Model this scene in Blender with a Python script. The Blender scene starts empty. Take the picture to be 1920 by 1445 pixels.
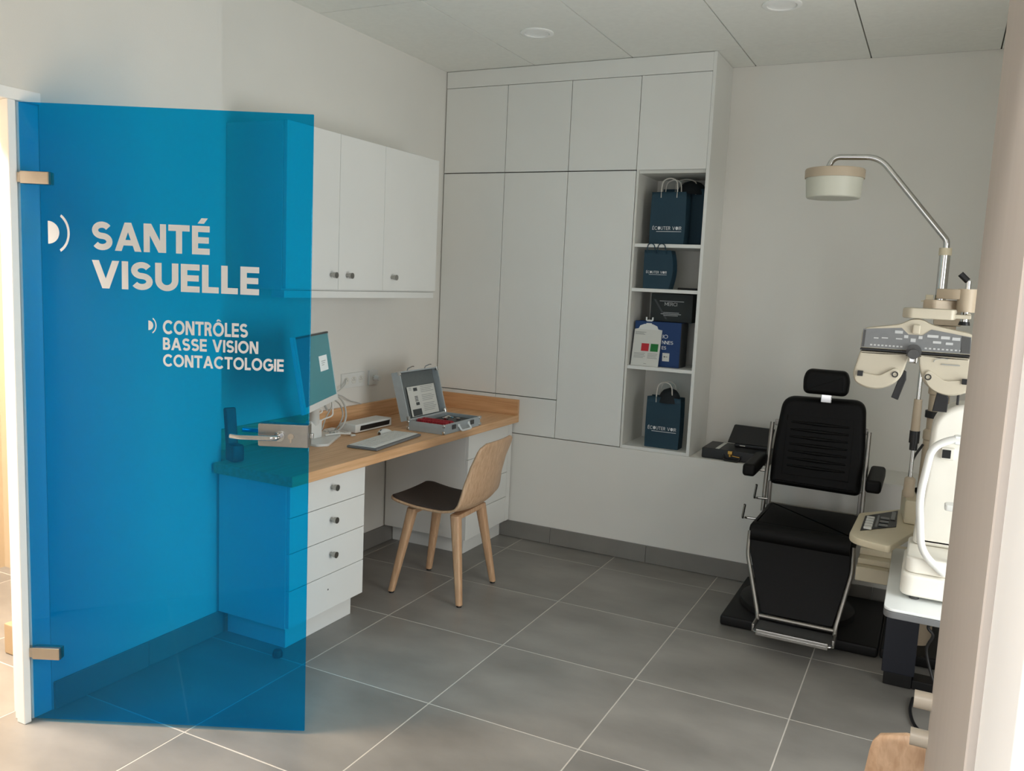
import bpy, bmesh, math, random
from mathutils import Vector, Matrix
random.seed(7)
C = bpy.context.scene.collection
SC = bpy.context.scene

# ------------------------------------------------------------------ camera
cam_d = bpy.data.cameras.new('camera'); cam = bpy.data.objects.new('camera', cam_d); C.objects.link(cam)
cam_d.sensor_width = 36; cam_d.lens = 36 * 1590.65 / 1920; cam_d.clip_start = .02; cam_d.clip_end = 60
def cam_matrix(px, py, pz, yaw, pitch, roll):
    cy, sy, cp, sp = math.cos(yaw), math.sin(yaw), math.cos(pitch), math.sin(pitch)
    f = Vector((-sy * cp, cy * cp, sp)); r = Vector((cy, sy, 0)); u = r.cross(f)
    cr, sr = math.cos(roll), math.sin(roll)
    r2 = cr * r + sr * u; u2 = -sr * r + cr * u
    m = Matrix.Identity(4)
    for i in range(3):
        m[i][0], m[i][1], m[i][2] = r2[i], u2[i], -f[i]
    m[0][3], m[1][3], m[2][3] = px, py, pz
    return m
cam.matrix_world = cam_matrix(2.7561, -4.3563, 1.5728, .4612, -.1235, .0450)
SC.camera = cam

# ------------------------------------------------------------------ world, lights, exposure
w = bpy.data.worlds.new('daylight'); SC.world = w; w.use_nodes = True
w.node_tree.nodes['Background'].inputs[0].default_value = (.94, .95, 1, 1)
w.node_tree.nodes['Background'].inputs[1].default_value = .85
def area(name, loc, target, sx, sy, power, col):
    l = bpy.data.lights.new(name, 'AREA'); l.shape = 'RECTANGLE'; l.size = sx; l.size_y = sy
    l.energy = power; l.color = col
    o = bpy.data.objects.new(name, l); C.objects.link(o); o.location = loc
    o.rotation_euler = (Vector(target) - Vector(loc)).to_track_quat('-Z', 'Y').to_euler()
    return o
area('window_daylight', (4.02, -1.95, 1.15), (0, -1.9, .8), 1.4, 1.7, 70, (.98, .965, .97))
area('shopfront_daylight', (2.0, -8.2, 1.35), (1.9, 0, 1.2), 5.0, 2.6, 70, (.985, .985, 1))
area('corridor_lamp', (-.55, -3.3, 2.72), (-.55, -3.3, 0), .4, 1.2, 225, (1, .87, .75))
area('hall_fill', (2.3, -4.95, 2.74), (2.3, -4.95, 0), 1.8, .8, 105, (1, .985, .96))  # unseen fill light, added to brighten the right door frame and near floor
SC.view_settings.view_transform = 'Standard'; SC.view_settings.look = 'None'
SC.view_settings.gamma = 1; SC.view_settings.use_curve_mapping = False
SC.view_settings.exposure = -0.25
SC.render.film_transparent = False
SC.cycles.max_bounces = 10; SC.cycles.diffuse_bounces = 6; SC.cycles.transparent_max_bounces = 12
SC.cycles.use_denoising = True
SC.cycles.sample_clamp_indirect = 6

# ------------------------------------------------------------------ materials
def lin(c):
    return tuple(((x / 255) / 12.92 if x / 255 <= .04045 else ((x / 255 + .055) / 1.055) ** 2.4) for x in c)
def mat(name, rgb, rough=.5, metal=0.0, var=.04, scale=12, bump=0.0, bscale=200, emit=None, coat=0.0, spec=.5, stretch=None, rnd=0.0):
    m = bpy.data.materials.new(name); m.use_nodes = True
    nt = m.node_tree; b = nt.nodes['Principled BSDF']
    tc = nt.nodes.new('ShaderNodeTexCoord'); mp = nt.nodes.new('ShaderNodeMapping')
    nt.links.new(tc.outputs['Object'], mp.inputs[0])
    if stretch: mp.inputs['Scale'].default_value = stretch
    n = nt.nodes.new('ShaderNodeTexNoise'); n.inputs['Scale'].default_value = scale; n.inputs['Detail'].default_value = 5
    nt.links.new(mp.outputs[0], n.inputs['Vector'])
    r = nt.nodes.new('ShaderNodeMapRange'); r.inputs['To Min'].default_value = 1 - var; r.inputs['To Max'].default_value = 1 + var
    r.inputs['From Min'].default_value = .3; r.inputs['From Max'].default_value = .7
    nt.links.new(n.outputs['Fac'], r.inputs['Value'])
    mx = nt.nodes.new('ShaderNodeVectorMath'); mx.operation = 'SCALE'
    l = lin(rgb); mx.inputs[0].default_value = l
    fac = r.outputs[0]
    if rnd:
        oi = nt.nodes.new('ShaderNodeObjectInfo'); r2 = nt.nodes.new('ShaderNodeMapRange')
        r2.inputs['To Min'].default_value = 1 - rnd; r2.inputs['To Max'].default_value = 1 + rnd
        nt.links.new(oi.outputs['Random'], r2.inputs['Value'])
        mm = nt.nodes.new('ShaderNodeMath'); mm.operation = 'MULTIPLY'
        nt.links.new(fac, mm.inputs[0]); nt.links.new(r2.outputs[0], mm.inputs[1]); fac = mm.outputs[0]
        va = nt.nodes.new('ShaderNodeVectorMath'); va.operation = 'SCALE'; va.inputs[0].default_value = (31, 17, 23)
        nt.links.new(oi.outputs['Random'], va.inputs['Scale']); nt.links.new(va.outputs[0], mp.inputs['Location'])
    nt.links.new(fac, mx.inputs['Scale']); nt.links.new(mx.outputs[0], b.inputs['Base Color'])
    b.inputs['Roughness'].default_value = rough; b.inputs['Metallic'].default_value = metal
    b.inputs['Specular IOR Level'].default_value = spec; b.inputs['Coat Weight'].default_value = coat
    if bump:
        n2 = nt.nodes.new('ShaderNodeTexNoise'); n2.inputs['Scale'].default_value = bscale; n2.inputs['Detail'].default_value = 3
        nt.links.new(tc.outputs['Object'], n2.inputs['Vector'])
        bp = nt.nodes.new('ShaderNodeBump'); bp.inputs['Strength'].default_value = bump; bp.inputs['Distance'].default_value = .002
        nt.links.new(n2.outputs['Fac'], bp.inputs['Height']); nt.links.new(bp.outputs[0], b.inputs['Normal'])
    if emit:
        b.inputs['Emission Color'].default_value = lin(rgb) + (1,); b.inputs['Emission Strength'].default_value = emit
    return m
def wood(name, c1, c2, stretch, rough=.45, scale=3.0):
    m = bpy.data.materials.new(name); m.use_nodes = True; nt = m.node_tree; b = nt.nodes['Principled BSDF']
    tc = nt.nodes.new('ShaderNodeTexCoord'); mp = nt.nodes.new('ShaderNodeMapping'); mp.inputs['Scale'].default_value = stretch
    nt.links.new(tc.outputs['Object'], mp.inputs[0])
    n = nt.nodes.new('ShaderNodeTexNoise'); n.inputs['Scale'].default_value = scale; n.inputs['Detail'].default_value = 8; n.inputs['Distortion'].default_value = .4
    nt.links.new(mp.outputs[0], n.inputs['Vector'])
    cr = nt.nodes.new('ShaderNodeValToRGB'); e = cr.color_ramp.elements
    e[0].position = .3; e[0].color = lin(c1) + (1,); e[1].position = .7; e[1].color = lin(c2) + (1,)
    nt.links.new(n.outputs['Fac'], cr.inputs[0]); nt.links.new(cr.outputs[0], b.inputs['Base Color'])
    b.inputs['Roughness'].default_value = rough
    bp = nt.nodes.new('ShaderNodeBump'); bp.inputs['Strength'].default_value = .12; bp.inputs['Distance'].default_value = .001
    nt.links.new(n.outputs['Fac'], bp.inputs['Height']); nt.links.new(bp.outputs[0], b.inputs['Normal'])
    return m
def glass_film(name, col, tint=(1, 1, 1), milk=None, milk_w=.0):
    m = bpy.data.materials.new(name); m.use_nodes = True; nt = m.node_tree; nt.nodes.remove(nt.nodes['Principled BSDF'])
    out = nt.nodes['Material Output']
    t = nt.nodes.new('ShaderNodeBsdfTransparent'); t.inputs[0].default_value = col + (1,)
    g = nt.nodes.new('ShaderNodeBsdfGlossy'); g.inputs['Roughness'].default_value = .02; g.inputs[0].default_value = tint + (1,)
    fr = nt.nodes.new('ShaderNodeFresnel'); fr.inputs[0].default_value = 1.5
    mx = nt.nodes.new('ShaderNodeMixShader'); geo = nt.nodes.new('ShaderNodeNewGeometry'); sb = nt.nodes.new('ShaderNodeMath'); sb.operation = 'SUBTRACT'; sb.inputs[0].default_value = 1
    nt.links.new(geo.outputs['Backfacing'], sb.inputs[1]); ml = nt.nodes.new('ShaderNodeMath'); ml.operation = 'MULTIPLY'
    nt.links.new(fr.outputs[0], ml.inputs[0]); nt.links.new(sb.outputs[0], ml.inputs[1]); nt.links.new(ml.outputs[0], mx.inputs[0])
    src = t.outputs[0]
    if milk:
        d = nt.nodes.new('ShaderNodeBsdfDiffuse'); d.inputs[0].default_value = milk + (1,)
        m2 = nt.nodes.new('ShaderNodeMixShader')
        ns = nt.nodes.new('ShaderNodeTexNoise'); ns.inputs['Scale'].default_value = 1.5
        rr = nt.nodes.new('ShaderNodeMapRange'); rr.inputs['To Min'].default_value = milk_w * .9; rr.inputs['To Max'].default_value = milk_w * 1.1
        nt.links.new(ns.outputs['Fac'], rr.inputs['Value']); nt.links.new(rr.outputs[0], m2.inputs[0])
        nt.links.new(t.outputs[0], m2.inputs[1]); nt.links.new(d.outputs[0], m2.inputs[2]); src = m2.outputs[0]
    nt.links.new(src, mx.inputs[1]); nt.links.new(g.outputs[0], mx.inputs[2]); nt.links.new(mx.outputs[0], out.inputs[0])
    return m

M = {}
M['wall'] = mat('wall_paint', (228, 226, 220), .75, var=.015, scale=3, bump=.15, bscale=350)
M['ceil'] = mat('ceiling_tile', (240, 240, 234), .85, var=.02, scale=40, bump=.25, bscale=500)
M['gap'] = mat('ceiling_gap', (90, 88, 82), .9)
M['cab'] = mat('white_laminate', (230, 230, 226), .42, var=.012, scale=4)
M['cab_in'] = mat('white_laminate_inside', (222, 221, 214), .5, var=.015, scale=4)
M['gapdark'] = mat('shadow_gap', (70, 66, 60), .9)
M['tile'] = mat('grey_floor_tile', (132, 129, 124), .38, var=.20, scale=2.6, bump=.06, bscale=60, rnd=.05, stretch=(1, 1.7, 1))
M['skirt'] = mat('grey_skirting_tile', (128, 125, 120), .5, var=.1, scale=5, rnd=.05)
M['grout'] = mat('light_grout', (192, 187, 179), .9, var=.05, scale=60)
M['oak_y'] = wood('oak_worktop', (206, 158, 112), (232, 188, 144), (26, 1.1, 26))
M['oak_x'] = wood('oak_upstand', (200, 148, 102), (224, 178, 132), (1.1, 26, 26))
M['ply'] = wood('pale_ash_ply', (182, 147, 115), (208, 175, 143), (34, 34, 1.6))
M['leg'] = wood('oak_leg', (182, 142, 108), (205, 168, 132), (30, 30, 2))
M['brownfab'] = mat('brown_seat_fabric', (66, 56, 51), .85, var=.08, scale=300, bump=.3, bscale=900)
M['white'] = mat('white_plastic', (224, 225, 222), .35, var=.01)
M['whitetrim'] = mat('white_gloss_frame', (250, 249, 246), .4, var=.01)
M['ringwhite'] = mat('lamp_ring_white', (250, 250, 247), .3, var=.01)
M['letter'] = mat('white_vinyl', (222, 224, 226), .6, var=.01)
M['cream'] = mat('cream_plastic', (205, 194, 168), .45, var=.03, scale=8)
M['cream2'] = mat('ivory_plastic', (186, 178, 160), .42, var=.02, scale=8)
M['beige'] = mat('beige_enamel', (184, 168, 146), .45, var=.03)
M['black'] = mat('black_vinyl', (8, 7, 7), .55, var=.12, scale=60, bump=.2, bscale=500, spec=.2)
M['blackplast'] = mat('black_plastic', (20, 20, 22), .42, var=.1)
M['blackbase'] = mat('black_steel_base', (15, 14, 14), .55, var=.12, scale=20, spec=.3)
M['darkgrey'] = mat('dark_grey_plastic', (70, 70, 70), .5, var=.06)
M['chrome'] = mat('chrome', (205, 205, 203), .14, 1.0, var=.02)
M['satin'] = mat('satin_nickel', (186, 176, 162), .36, 1.0, var=.03, scale=40)
M['steel'] = mat('brushed_steel', (170, 168, 163), .3, 1.0, var=.04, scale=60)
M['dullsteel'] = mat('dull_steel_frame', (150, 146, 140), .42, 1.0, var=.04, scale=40)
M['ivory'] = mat('ivory_white_housing', (236, 233, 224), .38, var=.01)
M['beigemetal'] = mat('beige_coated_metal', (172, 162, 146), .4, var=.02)
M['alu'] = mat('ribbed_aluminium', (182, 190, 194), .42, .4, var=.04, scale=30)
M['aludark'] = mat('grey_case_lining', (104, 110, 110), .8, var=.05, scale=80)
M['red'] = mat('red_lens_rims', (160, 14, 32), .5, var=.1, scale=80)
M['paper'] = mat('white_paper', (214, 214, 208), .8, var=.01)
M['ink'] = mat('dark_print', (70, 74, 74), .8)
M['inkl'] = mat('grey_print', (150, 152, 150), .8)
M['teal'] = mat('teal_screen', (56, 132, 142), .3, emit=.16, var=.02)
M['scrwhite'] = mat('screen_window_white', (214, 222, 222), .3, emit=.28)
M['bag'] = mat('petrol_blue_paper', (26, 58, 74), .7, var=.06, scale=9)
M['bagdark'] = mat('dark_bag_inside', (14, 22, 28), .8)
M['twine'] = mat('white_twisted_cord', (196, 192, 184), .8, var=.05)
M['bluebox'] = mat('royal_blue_card', (12, 52, 104), .55, var=.04)
M['greyside'] = mat('grey_card_side', (66, 68, 70), .6)
M['darkcard'] = mat('dark_green_card', (30, 36, 35), .6, var=.08)
M['redp'] = mat('red_print', (190, 36, 48), .6)
M['greenp'] = mat('green_print', (10, 112, 44), .6)
M['brass'] = mat('brass', (196, 156, 84), .3, 1.0)
M['navy'] = mat('navy_steel', (10, 15, 28), .45, var=.08)
M['tabletop'] = mat('pale_grey_tabletop', (236, 240, 240), .25, var=.01)
M['tableedge'] = mat('grey_edge_band', (112, 114, 116), .5)
M['leaf'] = mat('greige_door_laminate', (178, 169, 160), .5, var=.03, scale=2, stretch=(6, 6, .6))
M['cable'] = mat('white_cable', (232, 232, 228), .5)
M['cableg'] = mat('grey_cable', (190, 190, 186), .5)
M['cableb'] = mat('black_cable', (20, 20, 22), .5)
M['corr'] = mat('cream_corridor_paint', (192, 174, 146), .7, var=.01)
M['corr2'] = mat('tan_corridor_paint', (176, 152, 120), .7, var=.02)
M['brownwood'] = mat('dark_brown_panel', (84, 44, 30), .5, var=.1)
M['panelgrey'] = mat('printed_grey_panel', (112, 114, 115), .4, var=.05, scale=30)
M['panellight'] = mat('pale_key_print', (182, 184, 184), .5)
M['lampwhite'] = mat('opal_lamp_body', (206, 206, 192), .45, var=.02)
M['diff'] = mat('lamp_diffuser_off', (250, 250, 248), .4)
M['blueglass'] = glass_film('blue_film_glass', (.0, .72, .98), milk=(.0, .20, .42), milk_w=.13, tint=(.25, .75, .95))
M['clear'] = glass_film('clear_pane', (.96, .98, .97))

# ------------------------------------------------------------------ builders
class B:
    def __init__(s): s.bm = bmesh.new()
    def box(s, lo, hi, bev=0.0, seg=2, mtx=None):
        lo, hi = Vector(lo), Vector(hi)
        r = bmesh.ops.create_cube(s.bm, size=1.0); vs = r['verts']; d = hi - lo; c = (hi + lo) / 2
        for v in vs: v.co = Vector((v.co.x * d.x, v.co.y * d.y, v.co.z * d.z)) + c
        if bev:
            es = list({e for v in vs for e in v.link_edges})
            q = bmesh.ops.bevel(s.bm, geom=es, offset=bev, segments=seg, affect='EDGES', profile=.5)
            vs = list({v for f in q['faces'] for v in f.verts} | {v for v in vs if v.is_valid})
        if mtx:
            for v in vs: v.co = mtx @ v.co
        return s
    def cyl(s, p0, p1, r0, r1=None, n=20, caps=True):
        p0, p1 = Vector(p0), Vector(p1); r1 = r0 if r1 is None else r1
        d = p1 - p0; q = d.to_track_quat('Z', 'Y').to_matrix().to_4x4(); q.translation = (p0 + p1) / 2
        bmesh.ops.create_cone(s.bm, cap_ends=caps, segments=n, radius1=r0, radius2=r1, depth=d.length, matrix=q)
        return s
    def tube(s, pts, r, n=8, closed=False, cap=True):
        pts = [Vector(p) for p in pts]; N = len(pts); rs = r if isinstance(r, (list, tuple)) else [r] * N
        rings = []; up = None
        for i, p in enumerate(pts):
            a = pts[i - 1] if (i or closed) else p; b2 = pts[(i + 1) % N] if (i < N - 1 or closed) else p
            t = (b2 - a).normalized()
            if up is None:
                up = Vector((0, 0, 1)) if abs(t.z) < .9 else Vector((1, 0, 0))
            x = t.cross(up); x = x.normalized() if x.length > 1e-6 else t.orthogonal().normalized()
            up = x.cross(t).normalized()
            rings.append([s.bm.verts.new(p + rs[i] * (math.cos(2 * math.pi * k / n) * x + math.sin(2 * math.pi * k / n) * up)) for k in range(n)])
        for i in range(N if closed else N - 1):
            A, D = rings[i], rings[(i + 1) % N]
            for k in range(n): s.bm.faces.new((A[k], A[(k + 1) % n], D[(k + 1) % n], D[k]))
        if cap and not closed:
            s.bm.faces.new(rings[0][::-1]); s.bm.faces.new(rings[-1])
        return s
    def lathe(s, prof, c=(0, 0, 0), n=32, mtx=None):
        c = Vector(c); rings = []
        for r, z in prof:
            if r < 1e-6: rings.append([s.bm.verts.new(c + Vector((0, 0, z)))])
            else: rings.append([s.bm.verts.new(c + Vector((r * math.cos(2 * math.pi * k / n), r * math.sin(2 * math.pi * k / n), z))) for k in range(n)])
        for A, D in zip(rings, rings[1:]):
            for k in range(n):
                k2 = (k + 1) % n
                if len(A) == 1 and len(D) == 1: continue
                if len(A) == 1: s.bm.faces.new((A[0], D[k2], D[k]))
                elif len(D) == 1: s.bm.faces.new((A[k], A[k2], D[0]))
                else: s.bm.faces.new((A[k], A[k2], D[k2], D[k]))
        if mtx:
            for R in rings:
                for v in R: v.co = mtx @ v.co
        return s
    def slab(s, pts, off, bev=0.0, seg=3):
        """closed outline (3-D points) swept by off"""
        off = Vector(off); A = [s.bm.verts.new(Vector(p)) for p in pts]; D = [s.bm.verts.new(Vector(p) + off) for p in pts]
        fs = [s.bm.faces.new(A), s.bm.faces.new(D[::-1])]; n = len(pts)
        for k in range(n): fs.append(s.bm.faces.new((A[k], D[k], D[(k + 1) % n], A[(k + 1) % n])))
        bmesh.ops.recalc_face_normals(s.bm, faces=fs)
        if bev:
            es = list(fs[0].edges) + list(fs[1].edges)
            bmesh.ops.bevel(s.bm, geom=es, offset=bev, segments=seg, affect='EDGES', profile=.5)
        return s
    def grid(s, rows):
        R = [[s.bm.verts.new(Vector(p)) for p in r] for r in rows]
        for a, b2 in zip(R, R[1:]):
            for k in range(len(a) - 1): s.bm.faces.new((a[k], a[k + 1], b2[k + 1], b2[k]))
        return s

def obj(name, b, m, parent=None, smooth=True, angle=38, local=False):
    me = bpy.data.meshes.new(name); bmesh.ops.recalc_face_normals(b.bm, faces=b.bm.faces[:])
    base = Vector((0, 0, 0))
    if not local:
        if parent is not None: base = parent.get('_w') and Vector(parent['_w']) or Vector((0, 0, 0))
        else:
            vs = [v.co for v in b.bm.verts]
            base = Vector(((min(v.x for v in vs) + max(v.x for v in vs)) / 2, (min(v.y for v in vs) + max(v.y for v in vs)) / 2, min(v.z for v in vs)))
        for v in b.bm.verts: v.co -= base
    b.bm.to_mesh(me); b.bm.free(); me.materials.append(m)
    if smooth:
        me.polygons.foreach_set('use_smooth', [True] * len(me.polygons)); me.set_sharp_from_angle(angle=math.radians(angle))
    o = bpy.data.objects.new(name, me); C.objects.link(o)
    if smooth and len(me.polygons) < 4000:
        wn = o.modifiers.new('normals', 'WEIGHTED_NORMAL'); wn.keep_sharp = True
    if parent is not None:
        o.parent = parent; o['_w'] = tuple(parent.get('_w', (0, 0, 0)))
        
    else:
        o.location = base; o['_w'] = tuple(base)
    return o
def pieces(name, b, m, parent, **k):
    """one object for each separate island of the builder"""
    seen = set(); out = []
    for v0 in b.bm.verts[:]:
        if v0 in seen: continue
        st = [v0]; isl = []; seen.add(v0)
        while st:
            v = st.pop(); isl.append(v)
            for e in v.link_edges:
                w_ = e.other_vert(v)
                if w_ not in seen: seen.add(w_); st.append(w_)
        nb = B(); mp = {v: nb.bm.verts.new(v.co) for v in isl}
        for f in {f for v in isl for f in v.link_faces}: nb.bm.faces.new([mp[v] for v in f.verts])
        out.append(obj(name, nb, m, parent, **k))
    b.bm.free(); return out
def thing(name, label, cat, loc=(0, 0, 0), rotz=0, group=None, kind=None):
    o = bpy.data.objects.new(name, None); C.objects.link(o); o.empty_display_size = .1
    o.location = loc; o.rotation_euler = (0, 0, rotz); o['label'] = label; o['category'] = cat
    if group: o['group'] = group
    if kind: o['kind'] = kind
    o['_w'] = tuple(loc)
    return o
def tag(o, label, cat=None, group=None, kind=None):
    o['label'] = label
    if cat: o['category'] = cat
    if group: o['group'] = group
    if kind: o['kind'] = kind
    return o
def copy_tree(o, parent=None):
    c = o.copy(); C.objects.link(c); c.parent = parent
    for ch in [k for k in bpy.data.objects if k.parent == o]: copy_tree(ch, c)
    return c
def bx(*a, **k): return B().box(*a, **k)
def smooth_path(pts, sub=6, closed=False):
    P = [Vector(p) for p in pts]; N = len(P); out = []
    rng = range(N) if closed else range(N - 1)
    for i in rng:
        p0 = P[(i - 1) % N] if (closed or i) else P[0] * 2 - P[1]; p1 = P[i]; p2 = P[(i + 1) % N]
        p3 = P[(i + 2) % N] if (closed or i < N - 2) else P[-1] * 2 - P[-2]
        for k in range(sub):
            t = k / sub
            out.append(.5 * (2 * p1 + (p2 - p0) * t + (2 * p0 - 5 * p1 + 4 * p2 - p3) * t * t + (3 * p1 - p0 - 3 * p2 + p3) * t ** 3))
    if not closed: out.append(P[-1])
    return out
def fillet(pts, r, seg=6):
    P = [Vector(p) for p in pts]; out = [P[0]]
    for i in range(1, len(P) - 1):
        a = (P[i - 1] - P[i]); c = (P[i + 1] - P[i]); rr = min(r, a.length * .49, c.length * .49)
        A = P[i] + a.normalized() * rr; D = P[i] + c.normalized() * rr
        for k in range(seg + 1):
            t = k / seg; out.append((1 - t) ** 2 * A + 2 * t * (1 - t) * P[i] + t * t * D)
    out.append(P[-1]); return out
def round_poly(pts, r, seg=6):
    P = [Vector(p) for p in pts]; n = len(P); out = []
    rs = r if isinstance(r, (list, tuple)) else [r] * n
    for i in range(n):
        a = P[i - 1] - P[i]; c = P[(i + 1) % n] - P[i]; rr = min(rs[i], a.length * .49, c.length * .49)
        if rr < 1e-5: out.append(P[i]); continue
        A = P[i] + a.normalized() * rr; D = P[i] + c.normalized() * rr
        for k in range(seg + 1):
            t = k / seg; out.append((1 - t) ** 2 * A + 2 * t * (1 - t) * P[i] + t * t * D)
    return out

# ------------------------------------------------------------------ stroke lettering (flat print)
def arc(cx, cy, rx, ry, a0, a1, n=14):
    return [(cx + rx * math.cos(math.radians(a0 + (a1 - a0) * k / n)), cy + ry * math.sin(math.radians(a0 + (a1 - a0) * k / n))) for k in range(n + 1)]
def glyph(ch, t):
    """list of convex quads + advance width, cap height 1, stroke t"""
    Q = []; h = t / 2
    def rect(x0, y0, x1, y1): Q.append([(x0, y0), (x1, y0), (x1, y1), (x0, y1)])
    def para(xb, xt, wd, y0=0, y1=1): Q.append([(xb, y0), (xb + wd, y0), (xt + wd, y1), (xt, y1)])
    def stroke(pl):
        for i in range(len(pl) - 1):
            def nrm(k):
                a = pl[max(k - 1, 0)]; b = pl[min(k + 1, len(pl) - 1)]; dx, dy = b[0] - a[0], b[1] - a[1]; L = math.hypot(dx, dy); return (-dy / L * h, dx / L * h)
            n0, n1 = nrm(i), nrm(i + 1); p, q = pl[i], pl[i + 1]
            Q.append([(p[0] + n0[0], p[1] + n0[1]), (q[0] + n1[0], q[1] + n1[1]), (q[0] - n1[0], q[1] - n1[1]), (p[0] - n0[0], p[1] - n0[1])])
    if ch in 'ÉÊ': pass
    if ch in 'EÉ':
        W = .63; rect(0, 0, t, 1); rect(t, 0, W, t); rect(t, 1 - t, W, 1); rect(t, .5 - h, W - .03, .5 + h)
        if ch == 'É': para(.20, .34, t * 1.05, 1.08, 1.27)
    elif ch == 'L': W = .56; rect(0, 0, t, 1); rect(t, 0, W, t)
    elif ch == 'I': W = t; rect(0, 0, t, 1)
    elif ch == 'T': W = .76; rect(0, 1 - t, W, 1); rect(W / 2 - h, 0, W / 2 + h, 1 - t)
    elif ch == 'V': W = .92; k = t * 1.1; para(W / 2 - k / 2, 0, k); para(W / 2 - k / 2, W - k, k)
    elif ch == 'A':
        W = .95; k = t * 1.1; para(0, W / 2 - k / 2, k); para(W - k, W / 2 - k / 2, k); rect(.22, .2, W - .22, .2 + t * .9)
    elif ch == 'N': W = .80; rect(0, 0, t, 1); rect(W - t, 0, W, 1); para(W - t * 1.25, 0, t * 1.25)
    elif ch == 'M': W = .92; rect(0, 0, t, 1); rect(W - t, 0, W, 1); para(W / 2 - h, 0, t * 1.1, .25, 1); para(W / 2 - h, W - t * 1.1, t * 1.1, .25, 1)
    elif ch == 'U': W = .78; r = W / 2 - h; stroke([(h, 1)] + arc(W / 2, r + h, r, r, 180, 360, 18) + [(W - h, 1)])
    elif ch in 'OÔ':
        W = 1.0; stroke(arc(W / 2, .5, W / 2 - h, .51 - h, 0, 360, 36))
        if ch == 'Ô': para(.30, .42, t * .8, 1.07, 1.22); para(.62 - t * .1, .42, t * .8, 1.07, 1.22)
    elif ch == 'Q':
        W = 1.0; stroke(arc(W / 2, .5, W / 2 - h, .51 - h, 0, 360, 36))
    elif ch == '@':   # solid disc used as an O
        W = .92; Q.extend([[(W / 2, .5), p, q, q] for p, q in zip(arc(W / 2, .5, .46, .5, 0, 360, 20), arc(W / 2, .5, .46, .5, 0, 360, 20)[1:])])
    elif ch == 'C': W = .90; stroke(arc(.5, .5, .5 - h, .51 - h, 42, 318, 28))
    elif ch == '(': W = .55; stroke(arc(.55, .5, .5 - h, .55 - h, 120, 240, 14))
    elif ch == 'G':
        W = .95; stroke(arc(.5, .5, .5 - h, .51 - h, 42, 352, 30)); rect(.5, .5 - h, 1.0 - h * .6, .5 + h * .9)
    elif ch == 'S':
        W = .74; r = (1 - t) / 4; cx = W / 2; rx = W / 2 - h
        stroke(arc(cx, 1 - h - r, rx * .95, r, 28, 270, 16)[:-1] + arc(cx, h + r, rx, r, 90, -152, 16))
    elif ch in 'BPR':
        r1 = .26; W = .68
        y0 = .5 - h * .4
        rect(0, 0, t, 1); c = (1 - h + .5) / 2; rr = (1 - h - .5) / 2
        stroke([(t * .9, 1 - h), (W - .08 - rr - h, 1 - h)] + arc(W - .08 - rr - h, c, rr + .03, rr, 90, -90, 14) + [(t * .9, .5)])
        if ch == 'B':
            c = (.5 + h) / 2; rr = (.5 - h) / 2
            stroke([(t * .9, .5), (W - .03 - rr - h, .5)] + arc(W - .03 - rr - h, c, rr + .03, rr, 90, -90, 14) + [(t * .9, h)])
        if ch == 'R': para(W - t * 1.15, .30, t * 1.15, 0, .5)
    elif ch == 'D': W = .8; rect(0, 0, t, 1); stroke([(t * .9, 1 - h)] + arc(.3, .5, .5 - h, .5 - h, 90, -90, 18) + [(t * .9, h)])
    elif ch == '!': W = t; rect(0, .32, t, 1); rect(0, 0, t, .18)
    else: W = .36
    return Q, W
def lettering(b, text, o, ux, uy, nrm, h, width=None, t=.2, gap=.085, depth=.0008):
    """o: lower-left point, ux/uy unit axes, nrm outwards; fitted to width when given"""
    gs = [glyph(c, t) for c in text]; W = sum(g[1] for g in gs) + gap * (len(gs) - 1)
    sx = width / W if width else h
    o, ux, uy, nrm = Vector(o), Vector(ux), Vector(uy), Vector(nrm); x = 0; nq = 0
    for Q, wd in gs:
        for q in Q:
            nq += 1; dp = depth * (1 + .06 * (nq % 7))
            pts = []
            for (a, c) in q:
                p = o + ux * ((x + a) * sx) + uy * (c * h)
                if not pts or (p - pts[-1]).length > 1e-7: pts.append(p)
            if len(pts) > 2 and (pts[0] - pts[-1]).length < 1e-7: pts.pop()
            if len(pts) < 3: continue
            A = [b.bm.verts.new(p) for p in pts]; D = [b.bm.verts.new(p + nrm * dp) for p in pts]
            b.bm.faces.new(A); b.bm.faces.new(D)
            for k in range(len(pts)): b.bm.faces.new((A[k], A[(k + 1) % len(pts)], D[(k + 1) % len(pts)], D[k]))
        x += wd + gap
    return b

# ================================================================== SETTING
X0, YC, YB, ZC, XR, YF = -.06, .2264, .60, 2.81, 3.50, -3.62
# floor: grout bed with one tile object per tile
floor = obj('floor', bx((-1.9, -5.4, -.08), (3.95, .75, -.0008)), M['grout']); tag(floor, 'grey tiled floor with pale grout lines', 'floor', kind='structure')
tb = bx((-.2975, -.2975, -.012), (.2975, .2975, 0), bev=.0008, seg=1)
t0 = obj('floor_tile', tb, M['tile'], floor, local=True); fl = Vector(floor.location)
first = True
for i in range(-3, 6):
    for j in range(-9, 1):
        t = t0 if first else t0.copy()
        if not first: C.objects.link(t)
        first = False
        t.location = Vector((.6 * i + .3, .6 * j + .3, 0)) - fl
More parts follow.
